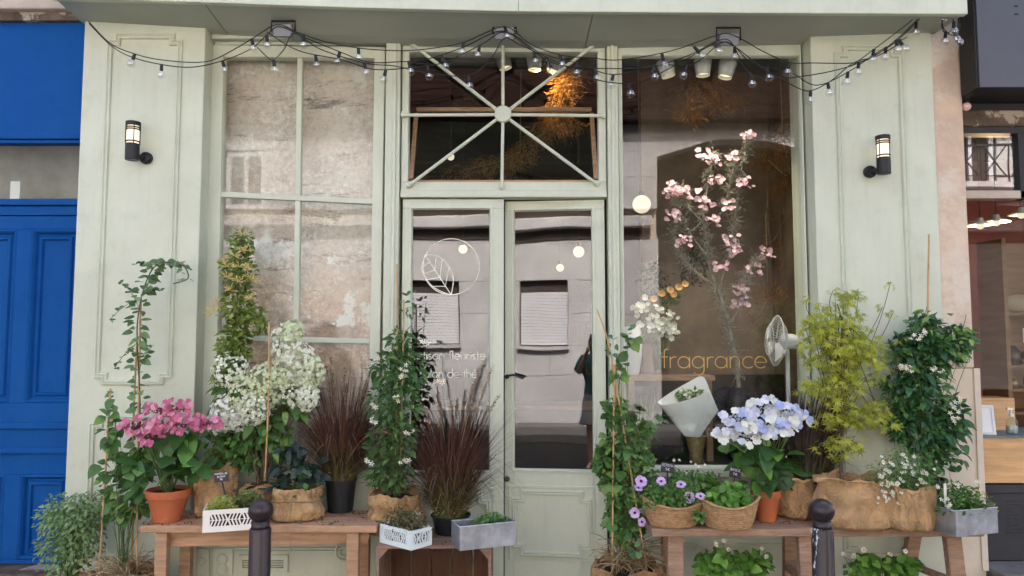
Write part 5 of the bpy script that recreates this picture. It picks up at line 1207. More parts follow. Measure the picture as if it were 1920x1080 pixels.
# ================================================================== RIGHT BENCH
def basket(parent, c, rx, ry, h, rot):
    n, m = 132, 44; prof = [(.70+.30*(j/m)**.7, h*j/m) for j in range(m+1)]; c = Vector(c)
    def fn(q, a, i):
        row = i/4; k = 1+.030*abs(math.sin(math.pi*row))*1.0+.022*math.sin(22*a+(int(row) % 2)*math.pi)*math.sin(math.pi*(row % 1)); z = q.z*(1+.16*math.cos(2*a))
        return Vector((q.x*k, q.y*k, z+.001))
    MB().lathe(prof, c, n, fn, rx, ry, rot, cap=False).build('woven_body', m_wick, parent, smooth=True)
    rim = []
    for i in range(81):
        a = 2*math.pi*i/80; q = Matrix.Rotation(rot, 3, 'Z')@Vector((math.cos(a)*rx*1.02, math.sin(a)*ry*1.02, h*(1+.16*math.cos(2*a)))); rim.append(c+q)
    MB().tube(rim, .008, 7).build('rim', m_wick, parent, smooth=True)
    MB().lathe([(.01, .002), (.70, .002)], c, 40, None, rx, ry, rot).build('basket_base', m_wick, parent)
    MB().lathe([(.01, h*.72), (.92, h*.72), (.88, h*.6)], c, 40, None, rx, ry, rot).build('soil', m_soil, parent)
rg.seed(31)
c = onz(1262, 984, ZB2); t = thing('planted_basket', 'wicker basket of lilac petunias at left end of the right bench', 'basket', c, 'planted wicker baskets')
basket(t, c, .172, .125, .135, R(4))
PB = [(1250, 930, 48, 26), (1285, 925, 30, 28), (1225, 940, 24, 18)]
stems(t, c+UP*.09, PB, c.y, 40, .002); fuzz(t, PB, c.y-.02, l_bush, 1150, .018, .036, .62, dy=.12)
flowers(t, [(1202, 902), (1275, 908), (1293, 933), (1312, 930), (1240, 905)], c.y-.10, 'petunia', .026, .034, 1, 2, 'p'); fuzz(t, [(1310, 968, 12, 14)], c.y-.14, l_bush, 60, .018, .034, .6, 'trailing_leaves')
c = Vector((wx(1305, 930, -.22), -.22, ZB2)); t = thing('potted_plant', 'fine leaved green herb behind the two wicker baskets', 'plant', c, 'potted plants of the flower shop')
plainpot(t, c, .085, .14); HB = [(1300, 905, 40, 26), (1335, 905, 22, 22), (1270, 895, 18, 18)]
stems(t, c+UP*.12, HB, -.22, 24, .002); fuzz(t, HB, -.22, l_bush, 800, .014, .034, .55, ymax=-.06); scatter(t, [(1325, 900, 16, 18)], -.26, lv['basil'], 16, .03, .05)
flowers(t, [(1268, 865), (1300, 868), (1315, 872), (1283, 885)], -.24, 'daisy', .008, .012, 2, 6)
c = onz(1366, 988, ZB2); t = thing('planted_basket', 'wicker basket of bright green basil beside the blue hydrangea pot', 'basket', c, 'planted wicker baskets')
basket(t, c, .162, .12, .145, R(-6))
BB_ = [(1378, 930, 34, 26), (1390, 945, 24, 20), (1345, 935, 26, 18)]
stems(t, c+UP*.1, BB_, c.y, 24, .0024); scatter(t, BB_, c.y-.04, lv['basil'], 150, .03, .056, droop=.35); fuzz(t, BB_, c.y-.02, l_bush, 260, .014, .028, .6)
# blue hydrangea
rg.seed(32)
c = onz(1437, 976, ZB2); t = thing('blue_hydrangea', 'pale blue and white hydrangea in a slim terracotta pot on right bench', 'plant', c, 'potted plants of the flower shop')
claypot(t, c, .084, .175)
hydrangea(t, c, .16, [(1425, 865, 65, 38), (1380, 850, 40, 25), (1470, 880, 45, 35), (1425, 905, 40, 20)], c.y-.01, 46, [(1385, 785, 32), (1430, 765, 34), (1470, 775, 32), (1400, 815, 34), (1360, 815, 22), (1495, 785, 24), (1440, 800, 32), (1465, 805, 26)], ['blue']*3+['hwhite']*3+['blue2'], 'hyd2', p_blue, .10, .17, .029)
# sack with dark grass
rg.seed(33)
c = onz(1497, 968, ZB2); t = thing('fountain_grass', 'dark brown grass in a burlap sack between blue hydrangea and maple', 'grass plant', c, 'potted plants of the flower shop')
sack(t, c, .135, .125, .235, m_burlap, 8, amp=.11, fold=.0)
grass(t, c+Vector((.06, .0, .2)), 800, .10, .28, .66, .20, g_pur2, droop=.4, lean=(.16, .0)); grass(t, c+Vector((.10, .0, .2)), 420, .08, .12, .3, .26, g_pur2, droop=.9, lean=(.3, -.1), name='low_blades')
# maple
rg.seed(34)
c = onz(1600, 986, ZB2); t = thing('japanese_maple', 'yellow green Japanese maple in a wide burlap sack on right bench', 'plant', c, 'potted plants of the flower shop')
sack(t, c, .215, .19, .265, m_burlap, 9, amp=.10, sy=.72, fold=.0)
Y = -.32
MBL = [(1565, 600, 52, 38), (1590, 640, 62, 38), (1550, 660, 55, 40), (1600, 700, 62, 35), (1555, 730, 62, 32), (1600, 770, 72, 26), (1640, 790, 55, 16), (1560, 790, 45, 22), (1580, 830, 40, 20), (1530, 620, 30, 35), (1625, 660, 36, 40), (1560, 840, 34, 24), (1590, 560, 26, 16)]
trunk = path([c+Vector((-.04, .02, .2)), at(1575, 860, Y), at(1568, 780, Y), at(1572, 700, Y), at(1580, 620, Y), at(1570, 570, Y)], 6)
MB().tube(trunk, [.011*(1-.7*i/len(trunk)) for i in range(len(trunk))], 7).build('trunk', m_bark, t, smooth=True)
br = MB()
for b in MBL:
    for i in range(4):
        a = trunk[rg.randrange(6, len(trunk)-3)]; p, e = ell(b, Y, .12, .6); br.tube(curve(a, (a+p)/2+UP*.06, p, 6), [.004*(1-.11*k) for k in range(7)], 5)
tips = [((1560, 590), (1562, 545)), ((1620, 640), (1655, 575)), ((1630, 650), (1668, 535)), ((1632, 660), (1672, 590)), ((1660, 770), (1690, 640)), ((1530, 600), (1515, 560))]
for p0, p1 in tips: br.tube(curve(at(*p0, Y), at(p1[0]-12, (p0[1]+p1[1])/2, Y-.02), at(*p1, Y), 6), .0022, 5)
br.build('branches', m_stemd, t, recalc=False, kind='stuff')
def mleaf(p, e, s_): 
    d = (Vector((e.x*.8, -.25, -.35))+rdir()*.6).normalized(); piece(t, 'leaf', lv['maple'][0], p, d, (UP*.9+FR*.7+rdir()*.45).normalized(), s_)
for i in range(300):
    b = wpick(MBL); p, e = ell(b, Y-.06, .13, .4); clampy(p, YP-.02); mleaf(p, e, U(.036, .058))
mb = MB(); src = lv['maple'][0]; vv = [v.co.copy() for v in src.vertices]; ff = [tuple(p.vertices) for p in src.polygons]
for i in range(1150):
    b = wpick(MBL); p, e = ell(b, Y-.02, .15, .45); clampy(p, YP-.02); d = (Vector((e.x*.8, -.2, -.3))+rdir()*.7).normalized(); B = basis(d, (UP*.9+FR*.7+rdir()*.5).normalized())*U(.028, .052)
    mb.add([p+B@v for v in vv], ff)
for (x0, y0), (x, y) in tips:
    for i in range(9): p = at(x+U(-12, 12), y+U(-6, 8), Y); B = basis(rdir(), UP+FR*.5+rdir()*.4)*U(.018, .034); mb.add([p+B@v for v in vv], ff)
mb.build('foliage', l_maple, t, recalc=False, kind='stuff')
# daisies
rg.seed(35)
c = onz(1703, 990, ZB2); t = thing('daisy_plant', 'small white daisies spilling over a burlap sack on right bench', 'plant', c, 'potted plants of the flower shop')
sack(t, c, .145, .135, .235, m_burlap, 10, amp=.14, fold=.0)
DB = [(1695, 885, 68, 36), (1665, 905, 40, 30), (1735, 895, 34, 34), (1700, 860, 45, 24)]
stems(t, c+UP*.19, DB, c.y, 90, .0014, ymax=YP-.02); fuzz(t, DB, c.y-.02, l_bush, 1700, .012, .034, .22, dy=.13, ymax=YP-.02)
for i in range(62):
    b = rg.choice(DB[:2]+DB[:1]) if i % 3 else rg.choice([(1665, 930, 30, 25), DB[2], DB[3]]); p, e = ell(b, c.y-.09, .05, .7); nn = (FR+UP*.7+rdir()*.6).normalized(); o = piece(t, 'daisy', fl['daisy'], p, nn.orthogonal(), nn, U(.010, .017)); link('flower_centre', disc['y'], o)
# deep green jasmine
rg.seed(36)
c = Vector((wx(1742, 960, -.23), -.23, ZB2)); t = thing('jasmine', 'glossy deep green jasmine with cane on the right pilaster and pink pier', 'plant', c, 'potted plants of the flower shop')
plainpot(t, c, .10, .22); Y = -.30
DJ = [(1698, 655, 38, 34), (1690, 790, 34, 42), (1735, 610, 34, 28), (1735, 800, 50, 52), (1730, 720, 55, 50), (1755, 660, 52, 38), (1795, 640, 38, 32), (1690, 730, 36, 34), (1785, 790, 30, 55), (1760, 860, 34, 30), (1715, 680, 34, 34)]
cane(t, [c+UP*.2, at(1738, 700, -.27), at(1742, 440, -.20)], .006)
stems(t, c+UP*.2, DJ, Y, 34, .0028, ymax=YP-.03); fuzz(t, DJ, Y+.03, l_jasd, 2000, .04, .075, .5, ymax=YP-.02)
scatter(t, DJ, Y, lv['jasd'], 240, .055, .095, ymax=YP-.03, power=.36); scatter(t, [(1800, 640, 34, 36), (1725, 690, 12, 10), (1740, 605, 16, 24), (1835, 655, 12, 10), (1780, 600, 14, 20)], Y-.08, lv['young'], 34, .04, .062, droop=.0); scatter(t, [(1800, 860, 16, 20), (1808, 800, 12, 40), (1660, 745, 14, 14)], Y-.06, lv['jasd'], 22, .04, .07)
MB().tube(path([at(1770, 680, Y), at(1800, 630, Y-.04), at(1812, 590, Y-.04)], 5), .0022, 5).tube(path([at(1745, 640, Y), at(1735, 600, Y-.02), at(1738, 575, Y-.02)], 5), .0022, 5).build('shoot', m_stem, t)
flowers(t, [(1698, 690), (1700, 692), (1755, 692), (1793, 752), (1790, 785), (1735, 625), (1715, 632), (1785, 770)], Y-.14, 'star', .012, .018, 5, 9, 'y')
rg.seed(37)
t, c0, e1, e2 = zinc('square zinc planter box of herbs at the right bench end', onz(1794, 1008, ZB2), R(18), .29, .17, .135)
boxfuzz(t, c0, e1, e2, .10, l_bush, 620, .018, .036, .16, .6, 'foliage', (-.02, .75), (.0, .95)); boxfuzz(t, c0, e1, e2, .10, l_honey, 520, .01, .026, .13, .35, 'fine_foliage', (.5, 1.0), (.0, .95)); boxfuzz(t, c0, e1, e2, .10, l_hyd, 90, .025, .045, .13, .7, 'leaves', (.05, .6), (.0, .6))
flowers(t, [(1772, 938), (1778, 945), (1800, 912), (1830, 905), (1755, 915)], c0.y-.0, 'star', .010, .015, 3, 7, 'y')
MB().bar(c0+e1*.1+e2*.5+UP*.09, c0+e1*.1+e2*.5+UP*.26, .014, .003).build('plant_label', m_white, t)
# strawberry plants under the right bench
rg.seed(38)
for px, lab, bl in ((1375, 'leafy plant with white flowers under the right bench, left clump', [(1370, 1062, 70, 26), (1340, 1050, 35, 18), (1410, 1055, 40, 22)]), (1650, 'leafy plant with white flowers under the right bench, right clump', [(1655, 1068, 75, 22), (1620, 1055, 40, 18), (1695, 1060, 42, 18)])):
    c = gnd(px, -.37); t = thing('ground_plant', lab, 'plant', c, 'leafy plants under the right bench'); plainpot(t, c, .14, .13)
    stems(t, c+UP*.1, bl, -.40, 30, .0026); scatter(t, bl, -.40, lv['straw'], 115, .04, .072, droop=.05); fuzz(t, bl, -.38, l_bush, 200, .03, .05, .8)
    pts = [(px-35, 1018), (px-8, 1030), (px+58, 1030), (px+60, 1045), (px-20, 1012)] if px < 1500 else [(px-45, 1045), (px-70, 1035), (px+12, 1035), (px+45, 1030), (px+10, 1055), (px-30, 1030)]
    flowers(t, pts, -.42, 'daisy', .014, .02, 1, 3, 'y'); s2 = MB()
    for x, y in pts: s2.tube(curve(c+UP*.12, at(x, y+20, -.42), at(x, y, -.415), 5), .0014, 4)
    s2.build('flower_stalks', m_stem, t, kind='stuff')
# ---- chalk price tags
def price(label, pc, foot, lines, tw, th_, roll):
    """pc: plate centre, foot: where the stake enters the soil"""
    t = thing('price_tag', label, 'price tag', foot, 'black chalk price tags'); B = Matrix.Rotation(R(-10), 3, 'X')@Matrix.Rotation(roll, 3, 'Y')
    def L(x, y, z): return pc+B@Vector((x, y, z))
    MB().add([L(x, y, z) for x in (-tw/2, tw/2) for y in (0, .003) for z in (-th_/2, th_/2)], FB_).build('plate', m_black, t, bev=.002)
    MB().bar(L(0, .0045, -th_*.3), foot, .008, .003).build('stake', m_black, t)
    mb = MB(); n = len(lines); lh = th_/(n+.5)
    for i, s_ in enumerate(lines):
        wd_ = min(tw*.86, len(s_)*lh*.55); lettering(mb, s_, L(-wd_/2, -.0012, th_/2-lh*(i+.95)), B@Vector((1, 0, 0)), B@Vector((0, 0, 1)), lh*.62, wd_, .0009)
    mb.build('chalk_writing', m_chalk, t, recalc=False)
price('black chalk tag standing in the cream succulent crate', at(415, 894, -.46), tagc+UP*.09, ['PONCEA DE', 'BLOMA', '7€'], .083, .055, R(-6))
price('black chalk tag reading petunia in the left wicker basket', at(1252, 877, -.40), onz(1262, 984, ZB2)+Vector((-.02, .02, .11)), ['PETUNIA', '5€'], .075, .055, R(7))
price('black chalk tag reading basilic in the basil basket', at(1379, 886, -.36), onz(1366, 988, ZB2)+Vector((.03, .04, .11)), ['BASILIC', '7€'], .066, .058, R(12))
# ================================================================== BEHIND THE PANES
rg.seed(41); YMAX = 9
ZS = .741
def blos(t, pts, Y, key, s0, s1, k, spread): flowers(t, pts, Y, key, s0, s1, k, spread, None, 'blossom')
Y = .40; c = Vector((wx(1387, 850, Y), Y, ZS)); t = thing('cherry_branch', 'lichened cherry branch with pink blossom in a vase behind right pane', 'branch', c)
MB().lathe([(.06, .001), (.085, .03), (.09, .25), (.06, .40), (.05, .46), (.058, .48)], c, 28, cap=False).build('vase', m_darkf, t, smooth=True)
T0 = [c+UP*.2]+[at(*p, Y) for p in ((1384, 700), (1372, 640), (1362, 590), (1345, 540))]
lim = [(T0, .016, .011)]+[([at(*p, Y+dz) for p in q], a, b) for q, a, b, dz in (
    (((1345, 540), (1305, 510), (1278, 480), (1264, 440), (1272, 405)), .009, .004, 0), (((1345, 540), (1328, 490), (1325, 450), (1318, 400), (1330, 340), (1338, 285)), .009, .003, .0),
    (((1368, 610), (1392, 562), (1400, 510), (1425, 482)), .006, .003, -.03), (((1350, 535), (1366, 480), (1375, 420), (1386, 350), (1398, 262)), .006, .002, .02), (((1325, 480), (1290, 430), (1262, 368)), .006, .002, -.02),
    (((1320, 420), (1290, 385), (1278, 350)), .004, .002, 0), (((1375, 430), (1360, 390), (1372, 330), (1378, 292)), .003, .0015, 0), (((1385, 600), (1390, 560), (1388, 535)), .003, .002, -.02))]
lm = MB(); tw_ = MB()
for P, r0_, r1_ in lim:
    Q = path(P, 6); lm.tube(Q, [r0_+(r1_-r0_)*i/len(Q) for i in range(len(Q))], 7)
    for q in Q[6:]:
        for k in range(10):
            d = rdir(); L = U(.02, .10); tw_.tube([q, q+d*L*.5+rdir()*.008, q+d*L], [.002, .0014, .0008], 4)
            for j in range(7): tw_.leaf(q+d*L*U(.2, 1), rdir(), rdir(), U(.007, .015), .007, .1, .2, 1)
lm.build('branch', m_lichen, t, smooth=True, recalc=False); tw_.build('twigs', m_lichen, t, recalc=False, kind='stuff')
blos(t, [(1400, 252), (1320, 290), (1338, 302), (1375, 292), (1345, 338), (1397, 343), (1280, 358), (1300, 365), (1370, 385), (1262, 405), (1335, 415), (1370, 450), (1282, 452), (1440, 474), (1412, 505), (1388, 543), (1388, 568), (1350, 500), (1256, 352), (1325, 380), (1265, 362), (1380, 470)], Y-.05, 'cherry', .013, .022, 13, 14)
# fan
c = Vector((wx(1480, 800, .26), .26, ZS)); t = thing('pedestal_fan', 'white pedestal fan turned sideways behind the right pane', 'fan', c)
MB().lathe([(.13, .001), (.13, .02), (.03, .035), (.018, .05)], c, 28).build('base', m_porc, t, smooth=True); hz = wz(640, .26)
MB().tube([c+UP*.04, Vector((c.x, c.y, hz-.03))], .014, 12).build('pole', m_porc, t, smooth=True)
ax = Vector((-1, .05, .06)).normalized(); mc = Vector((c.x, c.y, hz)); Bx = basis(UP, ax)
Bz = Matrix((ax.orthogonal().normalized(), ax.cross(ax.orthogonal().normalized()), ax)).transposed()
MB().lathe([(.01, -.09), (.045, -.085), (.052, -.02), (.045, .04), (.02, .05)], mc, 20, B=Bz).build('motor', m_porc, t, smooth=True)
cg = MB(); Rr = 47*pm(.26)
hc = mc+ax*.07
for i in range(40):
    a = 2*math.pi*i/40; e = Bz@Vector((math.cos(a), math.sin(a), 0)); cg.tube([hc+ax*.05+e*.02, hc+ax*.045+e*Rr*.6, hc+ax*.0+e*Rr, hc-ax*.045+e*Rr*.6, hc-ax*.05+e*.03], .0014, 4)
for rr, o_ in ((Rr, 0), (Rr*.6, .045), (Rr*.6, -.045), (Rr*.3, .048)): cg.tube([hc+ax*o_+Bz@Vector((math.cos(a), math.sin(a), 0))*rr for a in [2*math.pi*i/36 for i in range(37)]], .003 if rr == Rr else .0018, 5)
cg.build('cage', m_porc, t, recalc=False)
for k in range(3):
    a = 2*math.pi*k/3; e = Bz@Vector((math.cos(a), math.sin(a), 0)); f = ax.cross(e); MB().add([hc+e*.02+f*.012-ax*.01, hc+e*Rr*.9+f*.05-ax*.02, hc+e*Rr*.85-f*.06+ax*.02, hc+e*.02-f*.012+ax*.01], [(0, 1, 2, 3)]).build('blade', m_porc, t, recalc=False)
# table, vases and bouquets
zt_ = wz(704, .3); tb = thing('display_table', 'brown wooden display table with vases behind the right pane', 'table', (.95, .4, .02))
tx0, tx1 = wx(1172, 700, .25), wx(1345, 700, .25)
MB().box(tx0, tx1, .30, .62, zt_-.035, zt_).build('table_top', m_bench2, tb, bev=.003)
for x in (tx0+.03, tx1-.06):
    for y in (.31, .57): MB().box(x, x+.04, y, y+.04, ZS, zt_-.036).build('leg', m_bench2, tb)
c = Vector((wx(1187, 700, .36), .36, zt_)); t = thing('tall_vase', 'tall white ceramic vase beside the door post behind right pane', 'vase', c)
MB().lathe([(.035, .001), (.045, .02), (.062, .14), (.068, .24), (.058, .30), (.052, .32)], c, 30, cap=False).build('body', m_porc, t, smooth=True); MB().lathe([(.054, .318), (.050, .325), (.046, .318)], c, 26, cap=False).build('rim', m_porc, t)
c = Vector((wx(1240, 700, .42), .42, zt_)); t = thing('flower_bouquet', 'white and peach flower bouquet in a glass vase on display table', 'bouquet', c)
MB().lathe([(.05, .001), (.055, .01), (.06, .16)], c, 28, cap=False).build('vase', m_vase, t, smooth=True)
WB = [(1240, 605, 36, 26), (1210, 590, 28, 34), (1255, 625, 25, 16)]
stems(t, c+UP*.02, WB, .42, 40, .003, m_stem, spread=.04); fuzz(t, [(1230, 620, 44, 22), (1250, 560, 30, 20)], .45, l_bush, 260, .03, .06, .45); fuzz(t, [(1228, 520, 36, 40), (1300, 500, 30, 40)], .55, l_dark, 500, .03, .06, .4, 'dark_foliage')
for i in range(85): p, e = ell(wpick(WB), .36, .06, .4); nn = (FR+UP*.5+rdir()*.7).normalized(); piece(t, 'blossom', fl['whitef'], p, nn.orthogonal(), nn, U(.016, .026))
for x, y in ((1272, 540), (1256, 545), (1240, 552), (1284, 534), (1262, 553), (1225, 562)): nn = (FR+UP*.4).normalized(); piece(t, 'rose', fl['peach'], at(x, y, .36), nn.orthogonal(), nn, U(.024, .032))
c = Vector((wx(1200, 800, .20), .20, ZS)); t = thing('glass_vase', 'clear glass vase of cut stems low behind right pane', 'vase', c); hv_ = wz(724, .2)-ZS
MB().lathe([(.09, .001), (.092, .01), (.105, hv_)], c, 36, cap=False).build('body', m_vase, t, smooth=True)
grass(t, c+UP*.01, 110, .06, .25, hv_*.95, .05, g_green, .006, .1, name='stems', ymax=9)
c = Vector((wx(1305, 850, .20), .20, ZS)); t = thing('paper_bouquet', 'white paper wrapped bouquet cone in a small vase behind right pane', 'bouquet', c)
MB().lathe([(.045, .001), (.05, .01), (.042, .06), (.066, .17), (.070, .18)], c, 24, cap=False).build('vase', M('amber_vase', (.22, .15, .06), .25, var=.4, scale=30, bump=.5, bscale=60), t, smooth=True)
cone = MB(); n = 24; m2 = 10
top = path([at(1233, 754, .2), at(1262, 738, .2), at(1296, 722, .2), at(1322, 712, .2), at(1334, 738, .2), at(1346, 768, .2)], 5); ap = at(1300, 838, .2)
for sgn, dep in ((-1, .10), (1, .05)):
    vs = []
    for j in range(m2+1):
        f = j/m2
        for i in range(n+1):
            k = i/n*(len(top)-1); q0 = top[int(k)].lerp(top[min(int(k)+1, len(top)-1)], k-int(k)); q = ap.lerp(q0, .06+.94*f); u = i/n
            q = q+Vector((0, sgn*dep*math.sin(math.pi*u)**.7*(.15+f*.85)+.008*math.sin(9*u+3*f)*f, (-.075*f*f*math.sin(math.pi*u)**.6 if sgn < 0 else .02*f*f*math.sin(math.pi*u)))); vs.append(q)
    cone.add(vs, [(j*(n+1)+i, j*(n+1)+i+1, (j+1)*(n+1)+i+1, (j+1)*(n+1)+i) for j in range(m2) for i in range(n)])
o = cone.build('paper_wrap', m_paper, t, recalc=False); sm_ = o.modifiers.new('thickness', 'SOLIDIFY'); sm_.thickness = .002
stems(t, c+UP*.03, [(1300, 800, 10, 10)], .2, 20, .0025); fuzz(t, [(1298, 742, 34, 14)], .2, l_bush, 160, .03, .055, .4, 'bouquet_leaves', dy=.04)
for i in range(16): p, e = ell((1300, 742, 30, 12), .2, .04, .5); piece(t, 'blossom', fl['whitef'], p, (FR+UP).orthogonal(), FR*.5+UP, U(.014, .02))
# dried grasses
def dried(label, blobs, Y, n, hang, L0=.05, L1=.13, down=.6):
    c = at(blobs[0][0], blobs[0][1], Y); t = thing('dried_grass_bunch', label, 'dried grass', c, 'dried grasses hung inside the shop'); mb = MB()
    for i in range(n):
        b = wpick(blobs); p, e = ell(b, Y, None, .5); d = (Vector((e.x*.8, e.y*.5, -down))+rdir()*.6).normalized(); L = U(L0, L1)
        for k in range(4):
            q = p+d*L*k/4; mb.leaf(q, d+rdir()*.35, rdir(), L*.35, L*.07, .1, .3, 1)
    mb.build('seed_heads', m_pampas, t, recalc=False, kind='stuff')
    s_ = MB()
    for b in blobs[:1]: q = at(b[0], b[1], Y); s_.tube([q, Vector((q.x+U(-.04, .04), q.y, min(3.99, q.z+.6)))], .003, 4)
    s_.tube(path([at(b[0], b[1], Y) for b in blobs], 4), .004, 5); s_.build('stalks', m_straw, t, recalc=False); return t
dried('orange lit hanging garland of dried grass behind the transom', [(1096, 112, 30, 16), (1070, 140, 26, 24), (1058, 170, 20, 26), (1046, 205, 34, 18), (1042, 235, 44, 12), (1005, 258, 22, 12)], .62, 1300, 3.9, .05, .12)
dried('brown pampas bunch low behind the transom panes', [(975, 285, 26, 22), (930, 305, 45, 20), (870, 318, 40, 12)], .7, 420, 3.9)
dried('dried grass bunch hung at top of the right pane', [(1320, 160, 34, 22), (1350, 185, 40, 22), (1295, 205, 20, 24)], .5, 380, 3.9)
dried('long dried grass bunch hung at right side of right pane', [(1468, 265, 30, 40), (1480, 330, 20, 40), (1440, 300, 22, 28)], .75, 420, 3.9)
dried('dried grass wreath hung on the brown wall behind right pane', [(1440, 400, 12, 26), (1446, 455, 14, 26), (1480, 400, 16, 34), (1482, 460, 14, 34), (1462, 368, 22, 12), (1466, 500, 14, 16)], .9, 420, 3.9, .03, .07, .25)
dried('pale dried plume bunch behind the fan', [(1440, 560, 30, 26), (1420, 600, 14, 20)], .55, 200, 3, .04, .09, -.6)
# spot lamps, pendants
for i, (px, py, lab) in enumerate(((945, 116, 'white spot lamp shade behind the top of the centre glazing rod'), (1002, 118, 'white spot lamp shade right of the centre rod in transom'), (1040, 122, 'white spot lamp shade beside the lit dried garland'), (1250, 130, 'white spot lamp shade at top left of right pane'), (1318, 128, 'white spot lamp shade at top middle of right pane'), (1362, 132, 'white spot lamp shade right of middle in right pane'))):
    c = at(px, py, .48 if i < 3 else .20); t = thing('spot_lamp', lab, 'spot lamp', c, 'white spot lamps on the shop ceiling'); B = Matrix.Rotation(R(14*((i % 3)-1)), 3, 'Y')
    MB().lathe([(.045, -.05), (.06, .05), (.055, .06), (.015, .065)], c, 24, B=B, cap=False).build('shade', m_porc, t, smooth=True); MB().lathe([(.002, -.03), (.04, -.03)], c, 16, B=B, cap=False).build('lamp_disc', m_spotg, t)
    MB().tube([c+UP*.06, Vector((c.x, c.y, 3.999))], .007, 6).build('rod', m_porc, t)
for px, tx_, ty_ in ((1250, 1270, 640), (1318, 1330, 400), (1362, 1400, 500)):
    ld = bpy.data.lights.new('display_spot', 'SPOT'); ld.energy = 8; ld.color = (1, .86, .70); ld.spot_size = R(70); ld.spot_blend = .8; ld.shadow_soft_size = .04
    lo = bpy.data.objects.new('display_spot', ld); col.objects.link(lo); lo.location = at(px, 131, .20)+Vector((0, 0, -.06)); lo.rotation_euler = (at(tx_, ty_, .40)-lo.location).to_track_quat('-Z', 'Y').to_euler()
ld = bpy.data.lights.new('garland_spot', 'SPOT'); ld.energy = 6; ld.color = (1, .60, .24); ld.spot_size = R(95); ld.spot_blend = .6; ld.shadow_soft_size = .03
lo = bpy.data.objects.new('garland_spot', ld); col.objects.link(lo); lo.location = at(1002, 118, .48)+Vector((0, -.02, -.06)); lo.rotation_euler = (at(1056, 180, .64)-lo.location).to_track_quat('-Z', 'Y').to_euler()
for px, py, Yp, r, lab in ((1203, 383, 1.0, .07, 'large glowing pendant globe at left of the right pane'), (1085, 472, 1.9, .05, 'glowing pendant globe in the right door leaf, brighter'), (1050, 502, 2.6, .038, 'small dim pendant globe in right door leaf'), (868, 467, 2.2, .042, 'glowing pendant globe inside the leaf emblem circle'), (845, 294, 1.3, .03, 'tiny yellow bulb behind the transom')):
    c = at(px, py, Yp); t = thing('pendant_globe', lab, 'lamp', c, 'pendant globes inside the shop')
    MB().ball(c, r, 20).build('globe', m_pend, t, smooth=True); MB().tube([c+UP*r*.9, Vector((c.x, c.y, 3.999))], .004, 5).build('cord', m_black, t); MB().tube([c+UP*r*.85, c+UP*(r+.03)], .02, 10).build('cap', m_black, t)
kt = thing('shop_counter', 'low wooden shop counter deep inside behind the doors', 'counter', (0, 2.2, .02))
MB().box(-.7, .8, 2.0, 2.5, .92, .96).build('counter_top', m_bench, kt, bev=.003); MB().box(-.66, .76, 2.04, 2.46, .021, .919).build('counter_body', m_indark, kt)
# ================================================================== PHOTOGRAPHER (behind the camera, reflected in the ajar door)
pc = Vector((.0, -5.02, -.12)); ps = thing('person', 'person in teal top and tweed skirt holding a phone, reflected in door', 'person', pc)
J = {'pel': (0, 0, .93), 'waist': (0, 0, 1.1), 'chest': (0, .01, 1.32), 'neck': (0, .0, 1.48), 'head': (0, .03, 1.58), 'crown': (0, .02, 1.74)}
for s_, n_ in ((-1, 'l'), (1, 'r')):
    J.update({n_+'sh': (s_*.17, 0, 1.42), n_+'el': (s_*.23, .12, 1.22), n_+'wr': (s_*.10, .29, 1.50), n_+'ha': (s_*.07, .33, 1.58), n_+'hip': (s_*.09, 0, .90), n_+'kn': (s_*.10, .02, .50), n_+'an': (s_*.10, -.02, .09), n_+'to': (s_*.12, .14, .03)})
rad = dict(pel=.13, waist=.11, chest=.13, neck=.05, head=.085, crown=.06, sh=.055, el=.042, wr=.028, ha=.03, hip=.085, kn=.055, an=.036, to=.03)
E = [('pel', 'waist'), ('waist', 'chest'), ('chest', 'neck'), ('neck', 'head'), ('head', 'crown')]+[e for n_ in 'lr' for e in (('chest', n_+'sh'), (n_+'sh', n_+'el'), (n_+'el', n_+'wr'), (n_+'wr', n_+'ha'), ('pel', n_+'hip'), (n_+'hip', n_+'kn'), (n_+'kn', n_+'an'), (n_+'an', n_+'to'))]
names = list(J); me = bpy.data.meshes.new('body'); me.from_pydata([J[k] for k in names], [(names.index(a), names.index(b)) for a, b in E], []); me.materials.append(m_skin)
bo = link('body', me, ps); sk = bo.modifiers.new('skin', 'SKIN'); sk.use_smooth_shade = True
if me.skin_vertices:
    for k, v in zip(names, me.skin_vertices[0].data):
        r = rad.get(k) or rad[k[1:]]; v.radius = (r, r*.85); v.use_root = (k == 'pel')
bo.modifiers.new('sub', 'SUBSURF').levels = 2
def shell(name, prof, m_, sx=1, sy=.72, dy=0): return MB().lathe(interp(prof, 14), pc+Vector((0, dy, 0)), 32, lambda q, a, i: Vector((q.x*(1+.03*math.sin(5*a+i)), q.y, q.z)), sx, sy, cap=False).build(name, m_, ps, smooth=True)
shell('skirt', [(.155, 1.02), (.19, .93), (.21, .75), (.235, .56), (.23, .555)], m_tweed)
shell('top', [(.075, 1.50), (.15, 1.46), (.20, 1.36), (.185, 1.2), (.165, 1.08), (.18, .96), (.185, .95)], m_teal)
slv = MB()
for s_ in (-1, 1): slv.tube([pc+Vector((s_*.15, 0, 1.43)), pc+Vector((s_*.20, .05, 1.33)), pc+Vector((s_*.225, .10, 1.25))], [.075, .068, .062], 14)
slv.build('sleeves', m_teal, ps, smooth=True); slt = MB(); lettering(slt, 'LEP', pc+Vector((-.12, .145, 1.22)), Vector((1, 0, 0)), UP, .09, .2, .008); slt.build('shirt_lettering', m_gold, ps, recalc=False)
MB().lathe(interp([(.10, 1.60), (.108, 1.68), (.085, 1.76), (.02, 1.79)], 8), pc+Vector((0, .0, 0)), 24, sy=1.15).build('cap', m_bluec, ps, smooth=True)
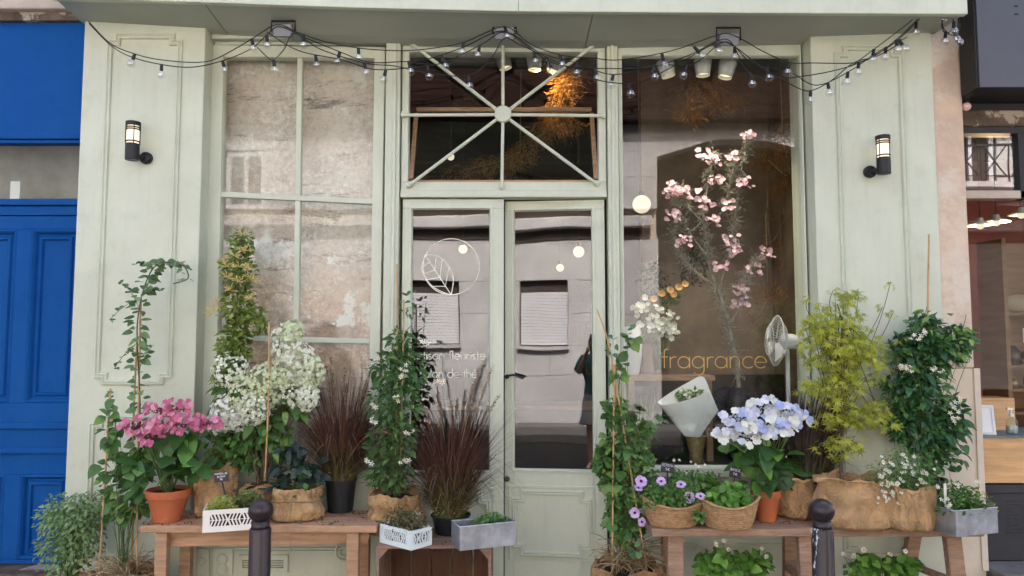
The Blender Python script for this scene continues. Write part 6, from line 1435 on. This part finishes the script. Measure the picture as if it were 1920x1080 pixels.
MB().lathe(interp([(.06, 1.42), (.10, 1.5), (.105, 1.62)], 6), pc+Vector((0, -.035, 0)), 24, cap=False).build('hair', m_hair, ps, smooth=True)
fc = MB()
for s_ in (-1, 1): fc.ball(pc+Vector((s_*.035, .112, 1.60)), .012, 8)
fc.ball(pc+Vector((0, .125, 1.565)), .016, 8, 1.4).build('face_features', m_hair, ps)
fg = MB()
for s_ in (-1, 1):
    for k in range(4): fg.tube([pc+Vector((s_*.065, .335, 1.60+k*.017)), pc+Vector((s_*.055, .352, 1.605+k*.018)), pc+Vector((s_*.035, .354, 1.61+k*.018))], [.009, .008, .007], 6)
    fg.tube([pc+Vector((s_*.07, .325, 1.59)), pc+Vector((s_*.05, .318, 1.615)), pc+Vector((s_*.04, .316, 1.63))], [.010, .009, .008], 6)
fg.build('fingers', m_skin, ps, smooth=True)
t = thing('phone', 'dark phone held up by the reflected photographer', 'phone', (0, -4.68, 1.60)); MB().box(-.075, .075, -4.688, -4.68, 1.485, 1.56).build('case', m_black, t, bev=.003); MB().lathe([(.007, 0), (.006, .003)], (.055, -4.68, 1.545), 12, B=Matrix.Rotation(R(-90), 3, 'X')).build('lens', m_bulb, t)

# ---- crumbs of soil and fallen leaves on benches, crate and pavement
rg.seed(51); fa = MB(); cr_ = MB()
for x0, x1, y0, y1, z, n in ((bx0, bx1, -.51, -.16, ZB, 70), (cx0, cx1, -.51, -.15, ZB2, 110), (kx0, kx1, -.55, -.2, ZC, 30), (-3, 3, -1.4, -.2, .009, 160)):
    for i in range(n):
        p = Vector((U(x0, x1), U(y0, y1), z+.003)); L = U(.01, .03); fa.leaf(p, Vector((U(-1, 1), U(-1, 1), .05)), UP, L, L*.5, .2, -.1, 1)
        for k in range(3): q = p+Vector((U(-.06, .06), U(-.03, .03), 0)); q.x = min(max(q.x, x0), x1); q.y = min(max(q.y, y0), y1); cr_.ball(q, U(.0015, .004), 4)
tag(fa.build('fallen_leaves', LM('fallen_leaf', (.20, .17, .06), (.36, .24, .10), trans=.1), None, recalc=False, kind='stuff'), 'scattered fallen leaves and petals on benches and pavement', 'leaves')
tag(cr_.build('soil_crumbs', m_soil, None, recalc=False, kind='stuff'), 'scattered crumbs of dark soil on benches and pavement', 'soil')
